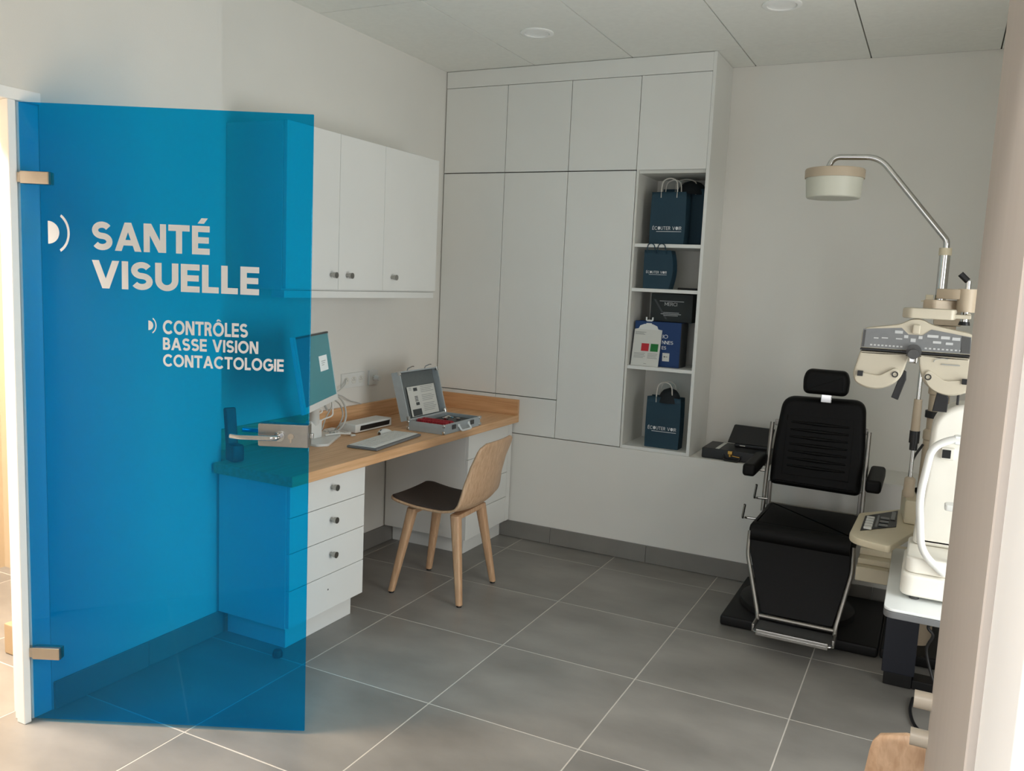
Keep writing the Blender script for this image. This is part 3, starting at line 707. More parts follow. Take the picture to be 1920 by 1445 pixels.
socket('wall_socket', 'wide white multi outlet wall socket behind the monitor cables', -.745, -.545, .957, 1.036, 3, 'white wall sockets over the desk')
s2 = socket('wall_socket', 'single white wall socket with a plug beside the aluminium case', -.502, -.420, .955, 1.037, 1, 'white wall sockets over the desk')
obj('plug', B().cyl((X0 + .013, -.452, .992), (X0 + .045, -.452, .992), .017, .014, n=20), M['white'], s2)
# cables
def cable(name, label, pts, r, m, sub=7, n=7):
    return tag(obj(name, B().tube(smooth_path(pts, sub), r, n), m), label, 'cable')
zc_ = DZ + .006
cable('cable', 'thick grey monitor cable looping above the desk', [(.19, -1.16, .915), (.12, -1.12, .965), (.10, -1.06, .982), (.10, -.975, .960), (.10, -.918, .911), (.10, -.900, .846), (.10, -.925, .800), (.105, -.975, zc_ + .012), (.12, -1.05, zc_ + .016)], .0052, M['cableg'])
cable('cable', 'second grey cable looping inside the thick monitor cable', [(.15, -1.08, .955), (.06, -.967, .940), (.06, -.906, .906), (.06, -.874, .852), (.06, -.894, .805), (.07, -.95, zc_ + .002)], .0036, M['cableg'])
cable('cable', 'white wavy cable hanging down in front of the oak upstand', [(.11, -1.03, .965), (.10, -1.012, .935), (.10, -1.007, .891), (.10, -1.014, .862), (.10, -1.08, .852), (.10, -1.12, .841), (.10, -1.136, .868), (.10, -1.113, .883), (.10, -1.089, .893), (.10, -1.106, .908), (.10, -1.145, .900)], .0038, M['cable'])
cable('cable', 'thin grey cable running up to the wide wall socket', [(X0 + .016, -.72, 1.01), (X0 + .03, -.745, .985), (-.02, -.80, .960), (.0, -.86, .955), (.0, -.89, .925), (.03, -.93, .89), (.05, -1.00, .84), (.07, -1.05, DZ + .030)], .0032, M['cableg'])
cable('cable', 'grey cable drooping along the wall above the upstand', [(.17, -1.12, .97), (.08, -.96, .965), (-.02, -.84, .940), (-.03, -.774, .925), (-.03, -.705, .893), (-.03, -.643, .876), (-.03, -.60, .862)], .003, M['cableg'])
cable('cable', 'white cable lying behind the white bar box', [(.13, -1.10, DZ + .0175), (.15, -1.03, zc_ + .012), (.17, -.965, zc_ + .002), (.14, -.93, zc_), (.09, -.924, zc_ + .002), (.052, -.924, zc_), (.03, -.90, zc_)], .0042, M['cable'])
cable('cable', 'white cable coiled on the desk beside the monitor foot', [(.20, -.985, zc_), (.20, -.955, zc_), (.14, -.955, zc_), (.10, -.985, zc_ + .012), (.14, -1.02, DZ + .0175), (.19, -.985, zc_ + .012), (.16, -.95, zc_ + .012)], .0042, M['cable'])
pa = thing('power_adapter', 'white power adapter lying among the cables on the desk', 'adapter', (.05, -.965, DZ))
b = B(); b.box((.03, -.99, DZ + .001), (.065, -.925, DZ + .022), bev=.005); obj('body', b, M['white'], pa)
obj('prong_cover', bx((.035, -1.005, DZ + .004), (.06, -.9905, DZ + .019), bev=.003), M['cab_in'], pa)
pl = thing('video_plug', 'dark blue video plug on the grey monitor cable', 'plug', (.10, -1.03, .97))
b = B(); b.box((.085, -1.045, .968), (.112, -1.012, .996), bev=.004); obj('shell', b, M['navy'], pl)
b = B(); b.cyl((.099, -1.0115, .980), (.10, -.990, .972), .007, n=12); obj('strain_relief', b, M['navy'], pl)

# ================================================================== ASH CHAIRS
def make_chair(label, loc, rot):
    t = thing('shell_chair', label, 'chair', loc, rot, group='pale ash shell chairs')
    prof = [(.222, .478), (.20, .474), (.15, .463), (.08, .452), (0, .447), (-.08, .447), (-.14, .452), (-.175, .464), (-.200, .488), (-.216, .52), (-.232, .57), (-.250, .64), (-.268, .72), (-.283, .80)]
    prof = smooth_path([(0, a, c) for a, c in prof], 4)
    L = [0]
    for a, c in zip(prof, prof[1:]): L.append(L[-1] + (c - a).length)
    tot = L[-1]
    def rows(inset=0.0, off=0.0):
        out = []
        for k, p in enumerate(prof):
            s = L[k]; e0, e1 = s, tot - s
            wbase = .208 + .016 * math.exp(-((s - .42) / .12) ** 2) - .020 * max(0, (s - .46) / (tot - .46)) ** 1.2
            r0, r1 = .055, .052
            wd = wbase
            if e0 < r0: wd = wbase - r0 + math.sqrt(max(0, r0 * r0 - (r0 - e0) ** 2))
            if e1 < r1: wd = wbase - r1 + math.sqrt(max(0, r1 * r1 - (r1 - e1) ** 2))
            wd -= inset
            tng = (prof[min(k + 1, len(prof) - 1)] - prof[max(k - 1, 0)]).normalized(); nrm = Vector((0, tng.z, -tng.y))
            nrm = Vector((0, tng.z, -tng.y))
            curve = .030 * min(1, max(0, (s - .30) / .25)) + .010
            out.append([Vector((wd * v, 0, 0)) + p + nrm * (off + curve * (min(1, abs(wd * v) / .21) ** 2.2) * (1 - .6 * max(0, 1 - e1 / .12))) for v in [-1 + q / 9 for q in range(19)]])
        return out
    b = B(); b.grid(rows()); sh = obj('shell', b, M['ply'], t, local=True)
    sm = sh.modifiers.new('ply', 'SOLIDIFY'); sm.thickness = .011; sm.offset = 0
    b = B(); b.grid(rows(.010, .0085)[1:-1]); up = obj('upholstery', b, M['brownfab'], t, local=True)
    sm = up.modifiers.new('pad', 'SOLIDIFY'); sm.thickness = .004; sm.offset = 0
    for sx in (-1, 1):
        for (yt, yb_) in ((.115, .192), (-.125, -.188)):
            top = Vector((sx * .135, yt, .432)); bot = Vector((sx * .191, yb_, .009)); b = B(); rws = []
            for k in range(5):
                q = k / 4; c = top.lerp(bot, q); a = .024 * (1 - q) + .0145 * q
                rws.append([c + Vector((x * a, y * a, 0)) for x, y in ((-1, -.6), (-.6, -1), (.6, -1), (1, -.6), (1, .6), (.6, 1), (-.6, 1), (-1, .6), (-1, -.6))])
            b.grid(rws); b.bm.faces.new([v for v in b.bm.verts[:8]]) if False else None
            bmesh.ops.remove_doubles(b.bm, verts=b.bm.verts[:], dist=1e-5); bmesh.ops.holes_fill(b.bm, edges=b.bm.edges[:], sides=12)
            lg = obj('leg', b, M['leg'], t, local=True, angle=50)
            obj('glide', B().cyl(bot + Vector((0, 0, -.009)), bot + Vector((0, 0, -.0002)), .013, n=14), M['blackplast'], lg, local=True)
    b = B(); b.box((-.148, .09, .408), (.148, .14, .436), bev=.006); b.box((-.148, -.148, .410), (.148, -.100, .436), bev=.006); b.box((-.035, -.100, .414), (.035, .09, .434), bev=.004)
    obj('seat_frame', b, M['leg'], t, local=True)
    return t
ch = make_chair('pale ash chair with brown seat pulled up at the desk', (.625, -.752, 0), math.radians(93))
ch2 = copy_tree(ch); ch2.location = (2.911, -2.475, 0); ch2.rotation_euler = (0, 0, 0)
ch2['label'] = 'pale ash chair cut off at the lower right by the greige door'; ch2['category'] = 'chair'

# ================================================================== EXAM CHAIR
ex = thing('exam_chair', 'black padded examination chair with chrome frame and footrest', 'chair', (2.285, -.12, 0))
cx = 2.285
b = B(); b.box((1.965, -.45, .001), (2.655, .19, .050), bev=.012); obj('base_plate', b, M['blackbase'], ex)
b = B(); b.lathe([(.27, .0505), (.265, .075), (.22, .105), (.16, .135), (.13, .17), (.12, .30), (.12, .40), (0, .40)], (cx - .02, -.13, 0), 40); obj('pedestal', b, M['blackbase'], ex)
b = B(); b.slab(round_poly([(2.062, .03, .40), (2.510, .03, .40), (2.520, -.43, .40), (2.060, -.43, .40)], .03), (0, 0, .115), bev=.035, seg=4); obj('seat', b, M['black'], ex)
b = B(); b.tube([(2.078, -.428, .472), (2.505, -.428, .472)], .045, 16); obj('seat_roll', b, M['black'], ex)
# leg rest
def LR(x, q, d=0):   # q 0 top .. 1 bottom
    return Vector((x, -.452 - .105 * q - d, .455 - .315 * q))
b = B(); b.slab(round_poly([LR(2.075, 0), LR(2.508, 0), LR(2.515, .25), LR(2.470, 1), LR(2.166, 1), LR(2.085, .25)], .012), (0, .030, .01), bev=.006, seg=2); obj('leg_rest', b, M['black'], ex)
b = B()
for s_ in (0, 1):
    pts = [LR(2.068, -.05, -.02), LR(2.074, .25, -.005), LR(2.152, 1.0, 0), LR(2.158, 1.09, .01)] if s_ == 0 else [LR(2.515, -.05, -.02), LR(2.524, .25, -.005), LR(2.482, 1.0, 0), LR(2.484, 1.09, .01)]
    b.tube(fillet(pts, .03), .0095, 10)
b.tube([LR(2.158, 1.035), LR(2.478, 1.035)], .010, 10)
obj('leg_frame', b, M['dullsteel'], ex)
fr_ = obj('footrest', bx((2.160, -.672, .093), (2.480, -.548, .106), bev=.003), M['darkgrey'], ex)
b = B(); b.tube(fillet([(2.152, -.56, .100), (2.152, -.682, .098), (2.488, -.682, .098), (2.488, -.56, .100)], .03), .004, 8)
b.box((2.170, -.6855, .084), (2.470, -.6725, .113), bev=.004); b.box((2.148, -.66, .088), (2.1595, -.56, .122), bev=.003); b.box((2.4805, -.66, .088), (2.492, -.56, .122), bev=.003)
obj('footrest_edge', b, M['steel'], fr_)
# backrest
def BK(x, z, d=0): return Vector((x, -.015 + (z - .6) * .13 + d, z))
b = B(); b.slab(round_poly([BK(2.066, .612), BK(2.494, .606), BK(2.500, .80), BK(2.478, 1.066), BK(2.094, 1.056), BK(2.066, .80)], [.03, .03, .15, .06, .06, .15], 7), (0, .085, 0), bev=.028, seg=4); bk = obj('backrest', b, M['black'], ex)
b = B()
for k in range(7):
    z = .700 + k * .036
    b.tube([BK(2.145, z + .018, -.0005), BK(2.28, z + .018, -.005), BK(2.418, z + .018, -.0005)], [.004, .0085, .004], 10)
pieces('pleat', b, M['black'], bk)
b = B(); b.tube([BK(2.125, .672, .003), BK(2.437, .672, .003), BK(2.437, .967, .003), BK(2.125, .967, .003)], .004, 6, closed=True); obj('seam', b, M['black'], bk)
b = B()
for x0, x1 in ((2.050, 2.052), (2.512, 2.508)):
    b.tube([(x0, -.02, .47), (x0, -.005, .60), (x1, .045, .92)], .0105, 10)
b.tube([(2.050, .045, .50), (2.512, .045, .50)], .009, 10); b.box((2.058, .02, .44), (2.075, .06, .62), bev=.004); b.box((2.488, .02, .44), (2.504, .06, .62), bev=.004); b.box((2.06, .075, .90), (2.50, .092, .93), bev=.004)
obj('back_frame', b, M['dullsteel'], ex)
b = B(); b.slab(round_poly([(2.192, -.02, 1.085), (2.398, -.02, 1.085), (2.402, -.02, 1.165), (2.385, -.02, 1.207), (2.205, -.02, 1.207), (2.188, -.02, 1.165)], .03, 6), (0, .085, 0), bev=.026, seg=4); hd = obj('headrest', b, M['black'], ex)
b = B(); b.box((2.275, .02, 1.045), (2.325, .04, 1.10), bev=.004); obj('headrest_post', b, M['chrome'], ex)
for (x0, x1, ya, yb_) in ((1.985, 2.046, -.30, .02), (2.530, 2.598, -.30, .04)):
    b = B(); b.slab(round_poly([(x0, ya, .695), (x1, ya, .695), (x1, yb_, .705), (x0, yb_, .705)], .02), (0, 0, .060), bev=.016, seg=3); ar = obj('armrest', b, M['black'], ex)
    b = B(); xi = 2.052 if x0 < 2.2 else 2.508; xc = (x0 + x1) / 2
    b.tube([(xi, .015, .672), (xc, .005, .672), (xc, -.06, .6885)], .007, 8); b.box((xc - .014, ya + .10, .686), (xc + .014, yb_ - .02, .6945)); obj('arm_bracket', b, M['chrome'], ar)
for (x, y, z) in ((2.040, -.12, .545), (2.015, -.25, .470)):
    b = B(); b.tube(fillet([(2.075, y + .06, z), (x - .018, y + .05, z), (x - .018, y - .01, z + .012), (x - .006, y - .035, z + .085)], .014), .006, 10); obj('lever', b, M['chrome'], ex)

# ================================================================== REFRACTION UNIT
UX, UY = 2.79, -.25
ru = thing('refraction_unit', 'cream refraction unit column with instrument tray beside the exam chair', 'refraction unit', (UX, UY, 0))
b = B(); b.box((2.662, -.44, .001), (3.20, .19, .050), bev=.012); obj('base', b, M['blackbase'], ru)
b = B(); b.lathe([(.07, .0505), (.07, .45), (.062, .46), (.062, .70), (.050, .72), (.046, .96), (.050, .965), (.050, 1.00), (.040, 1.01), (.040, 1.16), (.046, 1.165), (.046, 1.20), (.035, 1.21), (.035, 1.46), (0, 1.46)], (UX, UY, 0), 28); obj('column', b, M['beige'], ru)
b = B(); b.lathe([(.063, .70), (.0635, .70), (.0635, .735), (.063, .735)], (UX, UY, 0), 28)
b.lathe([(.049, 1.06), (.0495, 1.06), (.0495, 1.09), (.041, 1.09)], (UX, UY, 0), 28); pieces('collar', b, M['blackplast'], ru)
# console tray
tz = .632
b = B(); b.slab(round_poly([(2.532, -.54, tz), (2.524, -.905, tz), (2.552, -.955, tz), (2.672, -1.0, tz), (2.765, -.66, tz), (2.72, -.33, tz), (2.688, -.355, tz)], [.02, .03, .03, .02, .02, .02, .02]), (0, 0, .028), bev=.006, seg=2); tr = obj('console_tray', b, M['cream'], ru)
b = B(); b.slab([(2.559, -.590, .6605), (2.559, -.842, .6605), (2.682, -.695, .6605), (2.677, -.408, .6605)], (0, 0, .002)); ip = obj('instrument_well', b, M['blackplast'], tr, smooth=False)
b = B()
for k in range(5):
    y = -.63 - k * .043; b.box((2.568, y - .010, .6626), (2.598, y + .010, .672), bev=.002, seg=1)
pieces('white_key', b, M['white'], tr)
b = B()
for k in range(3):
    y = -.60 - k * .06; b.box((2.618, y - .012, .6626), (2.652, y + .016, .668), bev=.002, seg=1)
b.box((2.655, -.60, .6626), (2.673, -.46, .667), bev=.002, seg=1); b.box((2.606, -.76, .6626), (2.614, -.56, .666))
pieces('grey_instrument', b, M['panelgrey'], tr)
b = B(); b.slab(round_poly([(2.683, -.395, .6602), (2.735, -.345, .6602), (2.765, -.62, .6602), (2.705, -.62, .6602)], .012), (0, 0, .10), bev=.010, seg=2); obj('console_mount', b, M['cream'], ru)
b = B(); b.tube([(2.735, -.42, .64), (UX - .02, UY - .05, .645)], .030, 14); obj('tray_arm', b, M['cream'], ru)
# near point rod on the tray
rx, ry = 2.712, -.545
b = B(); b.lathe([(.022, .76), (.021, .835), (.013, .842), (0, .842)], (rx, ry, 0), 20); rd = obj('rod_socket', b, M['beige'], ru)
b = B(); b.cyl((rx, ry, .842), (rx, ry, .955), .0075, n=16); b.cyl((rx, ry, 1.165), (rx, ry, 1.290), .0085, n=16); pieces('rod', b, M['chrome'], ru)
b = B(); b.cyl((rx, ry, .955), (rx, ry, .985), .015, n=20); b.cyl((rx, ry, .985), (rx, ry, 1.035), .0195, n=20); obj('rod_grip', b, M['blackplast'], ru)
b = B(); b.cyl((rx, ry, 1.035), (rx, ry, 1.165), .0175, .0155, n=20); obj('rod_sleeve', b, M['beige'], ru)
# stepped drawer under the tray
b = B(); b.slab([(2.538, -.50, .352), (2.668, -.50, .352), (2.668, -.20, .352), (2.538, -.20, .352)], (0, 0, .062), bev=.003, seg=1); dd = obj('drawer_box', b, M['cream'], ru)
b = B(); b.slab([(2.540, -.455, .4145), (2.668, -.455, .4145), (2.668, -.20, .4145), (2.540, -.20, .4145)], (0, 0, .026), bev=.003, seg=1); b.slab([(2.542, -.40, .441), (2.668, -.40, .441), (2.668, -.20, .441), (2.542, -.20, .441)], (0, 0, .03), bev=.003, seg=1); pieces('drawer_step', b, M['cream'], ru)
b = B(); b.box((2.6685, -.33, .36), (UX - .05, -.22, .46), bev=.004); obj('drawer_bracket', b, M['cream'], ru)
# phoropter arm: from the column top to the vertical post near the camera
b = B(); b.box((UX - .055, UY - .05, 1.462), (UX + .055, UY + .055, 1.56), bev=.01); obj('arm_head', b, M['beige'], ru)
b = B(); b.slab(round_poly([(2.735, -.31, 1.505), (2.70, -.98, 1.535), (2.735, -1.0, 1.535), (2.83, -.96, 1.535), (2.83, -.31, 1.505)], .01), (0, 0, .036), bev=.006, seg=2); obj('swing_arm', b, M['beige'], ru)
# lamp
LX, LY = 2.757, -.36
lm = thing('exam_lamp', 'cream drum lamp on a bent chrome arm above the exam chair', 'lamp', (LX, LY, 1.56))
b = B(); b.cyl((LX - .004, LY, 1.565), (LX - .004, LY, 1.755), .0215, n=24); obj('pole', b, M['chrome'], lm)
b = B(); b.cyl((LX - .004, LY, 1.755), (LX - .004, LY, 1.785), .0245, n=24); b.box((LX - .075, LY - .028, 1.560), (LX + .03, LY + .028, 1.5645), bev=.001, seg=1); b.box((LX - .06, LY - .026, 1.5648), (LX - .03, LY + .026, 1.590), bev=.003); pieces('pole_collar', b, M['cream'], lm)
b = B(); b.tube(fillet([(LX - .002, LY, 1.785), (LX - .002, LY, 1.815), (2.466, LY, 2.160), (2.282, LY, 2.165), (2.258, LY, 2.112)], .055, 8), .0125, 12); obj('lamp_arm', b, M['chrome'], lm)
b = B(); b.lathe([(0, 1.988), (.108, 1.988), (.112, 1.992), (.119, 2.072), (0, 2.072)], (2.292, LY, 0), 44); obj('lamp_shade', b, M['lampwhite'], lm)
b = B(); b.lathe([(.119, 2.0722), (.1235, 2.0722), (.1245, 2.106), (.121, 2.112), (0, 2.112)], (2.292, LY, 0), 44); obj('shade_rim', b, M['beige'], lm)
# phoropter head
PY = -1.15
po = thing('phoropter', 'cream phoropter head with grey control panel hanging at the right', 'phoropter', (2.69, PY, 1.22))
def PF(pts, y=PY): return [(x, y, z) for x, z in pts]
b = B(); b.slab(round_poly(PF([(2.519, 1.392), (2.520, 1.462), (2.640, 1.482), (2.672, 1.503), (2.706, 1.503), (2.735, 1.486), (2.866, 1.462), (2.868, 1.392)]), [.005, .02, .03, .03, .03, .03, .02, .005]), (0, .075, 0), bev=.006, seg=2); hs = obj('head_housing', b, M['cream2'], po)
for sx in (1, -1):
    X_ = lambda x: x if sx == 1 else 2 * 2.690 - x
    lobe = [(2.519, 1.383), (2.510, 1.34), (2.500, 1.298), (2.512, 1.268), (2.545, 1.252), (2.585, 1.249), (2.625, 1.264), (2.655, 1.292), (2.668, 1.335), (2.676, 1.383)]
    lobe = [(X_(x), z) for x, z in lobe]
    b = B(); b.slab(round_poly(PF(lobe, PY + .006), [.005] + [.03] * 8 + [.005]), (0, .065, 0), bev=.008, seg=2); lo = obj('lens_housing', b, M['cream2'], po)
    ridge = [(X_(x), z) for x, z in [(2.512, 1.310), (2.508, 1.275), (2.550, 1.256), (2.595, 1.254), (2.632, 1.272), (2.655, 1.312), (2.640, 1.335), (2.606, 1.312), (2.588, 1.300)]]
    b = B(); b.slab(round_poly(PF(ridge, PY - .004), .02), (0, .012, 0), bev=.004, seg=2); obj('lens_cover', b, M['cream2'], lo)
    b = B(); xr_ = X_(2.6385); b.lathe([(.0095, 0), (.0105, .002), (.0075, .002), (.0068, 0)], n=24, mtx=Matrix.Translation((xr_, PY - .0055, 1.309)) @ Matrix.Rotation(math.pi / 2, 4, 'X')); obj('lens_ring', b, M['blackplast'], lo)
    b = B(); xs_ = X_(2.527); b.box((xs_ - .009, PY - .010, 1.294), (xs_ + .009, PY + .008, 1.312), bev=.001, seg=1); obj('square_lens', b, M['blackplast'], lo)
yp = PY - .0012
b = B(); b.slab(PF([(2.521, 1.396), (2.524, 1.459), (2.645, 1.470), (2.668, 1.449), (2.712, 1.449), (2.737, 1.470), (2.858, 1.452), (2.861, 1.396)], PY - .0002), (0, -.0012, 0)); pn = obj('control_panel', b, M['panelgrey'], po, smooth=False)
b = B()
for x0, x1, z0, z1 in ((2.625, 2.650, 1.450, 1.460), (2.655, 2.668, 1.436, 1.446), (2.700, 2.712, 1.436, 1.446), (2.726, 2.760, 1.443, 1.452), (2.768, 2.795, 1.440, 1.450), (2.802, 2.826, 1.438, 1.448), (2.676, 2.692, 1.424, 1.436), (2.745, 2.770, 1.424, 1.432), (2.784, 2.806, 1.422, 1.430), (2.56, 2.575, 1.428, 1.432), (2.585, 2.605, 1.43, 1.434), (2.63, 2.65, 1.43, 1.434)):
    b.slab(PF([(x0, z0), (x1, z0), (x1, z1), (x0, z1)], yp - .0004), (0, -.0008, 0))
for k in range(9):
    x = 2.55 + k * .012; b.slab(PF([(x, 1.403), (x + .007, 1.403), (x + .007, 1.408), (x, 1.408)], yp - .0004), (0, -.0006, 0))
    x = 2.722 + k * .013; b.slab(PF([(x, 1.403), (x + .007, 1.403), (x + .007, 1.408), (x, 1.408)], yp - .0004), (0, -.0006, 0))
obj('panel_print', b, M['panellight'], pn, smooth=False)['kind'] = 'stuff'
b = B(); b.slab(PF([(2.830, 1.398), (2.858, 1.398), (2.856, 1.450), (2.830, 1.454)], yp - .0004), (0, -.0006, 0)); b.slab(PF([(2.523, 1.398), (2.531, 1.398), (2.533, 1.456), (2.526, 1.456)], yp - .0004), (0, -.0006, 0)); pieces('panel_end', b, M['darkgrey'], pn, smooth=False)
b = B(); b.box((2.519, PY - .004, 1.386), (2.868, PY + .07, 1.3915)); obj('shadow_strip', b, M['blackplast'], po, smooth=False)
b = B(); b.box((2.679, PY - .012, 1.452), (2.703, PY - .0005, 1.484), bev=.005); obj('level_window', b, M['cream2'], po)
b = B(); b.cyl((2.690, PY - .012, 1.392), (2.690, PY + .004, 1.392), .024, n=28); b.cyl((2.690, PY - .030, 1.384), (2.690, PY - .012, 1.384), .017, n=24); kn = obj('centre_knob', b, M['darkgrey'], po)
b = B(); b.box((2.676, PY - .020, 1.352), (2.704, PY - .0005, 1.388), bev=.006); obj('knob_bracket', b, M['chrome'], po)
b = B()
pts = [(2.782 + .028 * math.cos(math.radians(a)), PY + .0035, 1.363 + .012 * math.sin(math.radians(a))) for a in range(60, 200, 12)]
b.tube(pts, .0012, 5); b.box((2.778, PY + .002, 1.3535), (2.834, PY + .0055, 1.3565)); obj('logo', b, M['inkl'], po)
b = B(); b.slab([(2.660, PY + .02, 1.325), (2.672, PY + .02, 1.318), (2.674, PY + .02, 1.290), (2.655, PY + .02, 1.218), (2.632, PY + .02, 1.226), (2.648, PY + .02, 1.285)], (0, .03, 0), bev=.004, seg=2); b.slab([(2.775, PY + .03, 1.262), (2.79, PY + .03, 1.27), (2.812, PY + .03, 1.24), (2.81, PY + .03, 1.19), (2.765, PY + .03, 1.19), (2.77, PY + .03, 1.23)], (0, .03, 0), bev=.004, seg=2); b.box((2.835, PY + .02, 1.22), (2.843, PY + .035, 1.29), bev=.002); pieces('eye_shield', b, M['blackplast'], po)
b = B(); b.slab(round_poly([(2.640, PY + .02, 1.5045), (2.665, PY - .005, 1.5045), (2.80, PY + .0, 1.5045), (2.81, PY + .09, 1.5045), (2.655, PY + .09, 1.5045)], .012), (0, 0, .036), bev=.006, seg=2); obj('mount_block', b, M['cream2'], po)
b = B(); b.box((2.80, PY + .03, 1.510), (2.852, PY + .075, 1.524), bev=.003); b.tube([(2.845, PY + .055, 1.524), (2.845, PY + .16, 1.520)], .007, 8); obj('mount_link', b, M['cream2'], po)
# post clamp at the end of the swing arm
QX, QY = 2.836, -.985
b = B(); b.slab([(2.74, QY + .02, 1.5745), (2.79, QY - .02, 1.5745), (2.825, QY - .02, 1.5745), (2.825, QY + .05, 1.5745), (2.74, QY + .06, 1.5745)], (0, 0, .036), bev=.004, seg=2); b.cyl((QX, QY, 1.532), (QX, QY, 1.612), .030, n=28); obj('post_clamp', b, M['beige'], po)
b = B(); b.cyl((QX, QY, 1.499), (QX, QY, 1.532), .014, n=20); b.cyl((QX, QY, 1.612), (QX, QY, 1.640), .009, n=16); pieces('post', b, M['chrome'], po)
b = B(); b.cyl((QX, QY, 1.486), (QX, QY, 1.499), .019, .016, n=20); b.cyl((QX - .003, QY, 1.640), (QX - .028, QY, 1.664), .0105, n=14); obj('clamp_knob', b, M['blackplast'], po)

# ================================================================== INSTRUMENT TABLE AND AUTOREFRACTOR
it = thing('instrument_table', 'pale topped instrument table on a navy column at the right', 'table', (2.80, -.95, 0))
TZ = .545
b = B(); b.slab(round_poly([(2.682, -1.345, TZ - .010), (3.18, -1.345, TZ - .010), (3.18, -.58, TZ - .010), (2.676, -.58, TZ - .010)], .035), (0, 0, .010), bev=.003, seg=2); tt = obj('tabletop', b, M['tabletop'], it)
b = B(); b.slab(round_poly([(2.682, -1.345, TZ - .034), (3.18, -1.345, TZ - .034), (3.18, -.58, TZ - .034), (2.676, -.58, TZ - .034)], .035), (0, 0, .0238), bev=.004, seg=2); obj('edge_band', b, M['tableedge'], it)
b = B(); b.box((2.681, -.695, .055), (2.803, -.59, TZ - .0345), bev=.004); obj('column', b, M['navy'], it)
b = B(); b.box((2.690, -.69, .001), (2.796, -.595, .0545), bev=.004); b.box((2.797, -.685, .001), (3.15, -.60, .04), bev=.004); obj('foot', b, M['blackbase'], it)
ar = thing('autorefractor', 'ivory white autorefractor with chin rest frame on the instrument table', 'eye instrument', (2.90, -1.05, TZ))
AZ = TZ
b = B(); b.slab(round_poly([(2.722, -1.225, AZ + .014), (3.04, -1.225, AZ + .014), (3.04, -.86, AZ + .014), (2.722, -.86, AZ + .014)], .045), (0, 0, .075), bev=.010, seg=3); obj('base', b, M['ivory'], ar)
b = B(); b.slab(round_poly([(2.732, -1.20, AZ + .0895), (3.03, -1.20, AZ + .0895), (3.03, -.90, AZ + .0895), (2.732, -.90, AZ + .0895)], .035), (0, 0, .055), bev=.008, seg=3); obj('slide_deck', b, M['ivory'], ar)
b = B()
for x in (2.77, 3.0):
    for y in (-1.19, -.90): b.cyl((x, y, AZ + .0003), (x, y, AZ + .0138), .016, n=18)
pieces('foot', b, M['darkgrey'], ar)
b = B(); b.slab(round_poly([(2.745, -1.03, AZ + .145), (2.765, -1.03, AZ + .44), (2.772, -1.03, AZ + .61), (2.835, -1.03, AZ + .668), (3.01, -1.03, AZ + .668), (3.02, -1.03, AZ + .145)], [.02, .05, .05, .06, .05, .02]), (0, .17, 0), bev=.022, seg=3); obj('measuring_head', b, M['ivory'], ar)
b = B(); b.box((2.806, -1.048, AZ + .470), (2.852, -1.026, AZ + .512), bev=.006); obj('window_bezel', b, M['ivory'], ar)
b = B(); b.box((2.811, -1.0515, AZ + .476), (2.838, -1.0482, AZ + .506), bev=.001, seg=1); obj('eye_window', b, M['blackplast'], ar)
b = B(); path = fillet([(2.855, -1.205, AZ + .105), (2.776, -1.215, AZ + .172), (2.754, -1.215, AZ + .36), (2.775, -1.215, AZ + .535), (2.835, -1.215, AZ + .572), (2.97, -1.215, AZ + .575), (3.01, -1.215, AZ + .53), (3.02, -1.215, AZ + .36), (3.0, -1.215, AZ + .172), (2.93, -1.205, AZ + .105)], .05, 7)
b.tube(path, .0125, 14); b.box((2.835, -1.222, AZ + .552), (2.97, -1.198, AZ + .586), bev=.010); obj('chin_rest_frame', b, M['white'], ar)
b = B(); b.box((2.842, -1.226, AZ + .556), (2.962, -1.2225, AZ + .582), bev=.0015, seg=1); obj('forehead_pad', b, M['tabletop'], ar)
b = B(); b.cyl((2.878, -1.19, AZ + .146), (2.878, -1.19, AZ + .330), .011, n=18); b.slab(round_poly([(2.832, -1.225, AZ + .328), (2.925, -1.235, AZ + .328), (2.925, -1.16, AZ + .328), (2.832, -1.175, AZ + .328)], .01), (0, 0, .022), bev=.006, seg=2); obj('chin_rest', b, M['white'], ar)
cable('power_cable', 'black cable curving down in front of the unit column', [(2.745, -.36, .952), (2.715, -.44, .90), (2.708, -.47, .83), (2.718, -.47, .75), (2.745, -.42, .70), (2.765, -.36, .665)], .0055, M['cableb'])
cable('power_cable', 'black curly cables hanging below the instrument table', [(2.83, -.80, .508), (2.845, -.80, .44), (2.83, -.79, .38), (2.85, -.79, .36), (2.832, -.79, .31), (2.852, -.79, .28), (2.835, -.79, .22), (2.86, -.80, .13), (2.90, -.82, .047)], .006, M['cableb'])
cable('power_cable', 'black cable lying on the floor behind the navy column', [(2.806, -.78, .008), (2.80, -.90, .0075), (2.822, -1.02, .0075), (2.88, -1.08, .0075), (2.98, -1.02, .0075), (3.04, -.80, .0075)], .006, M['cableb'])

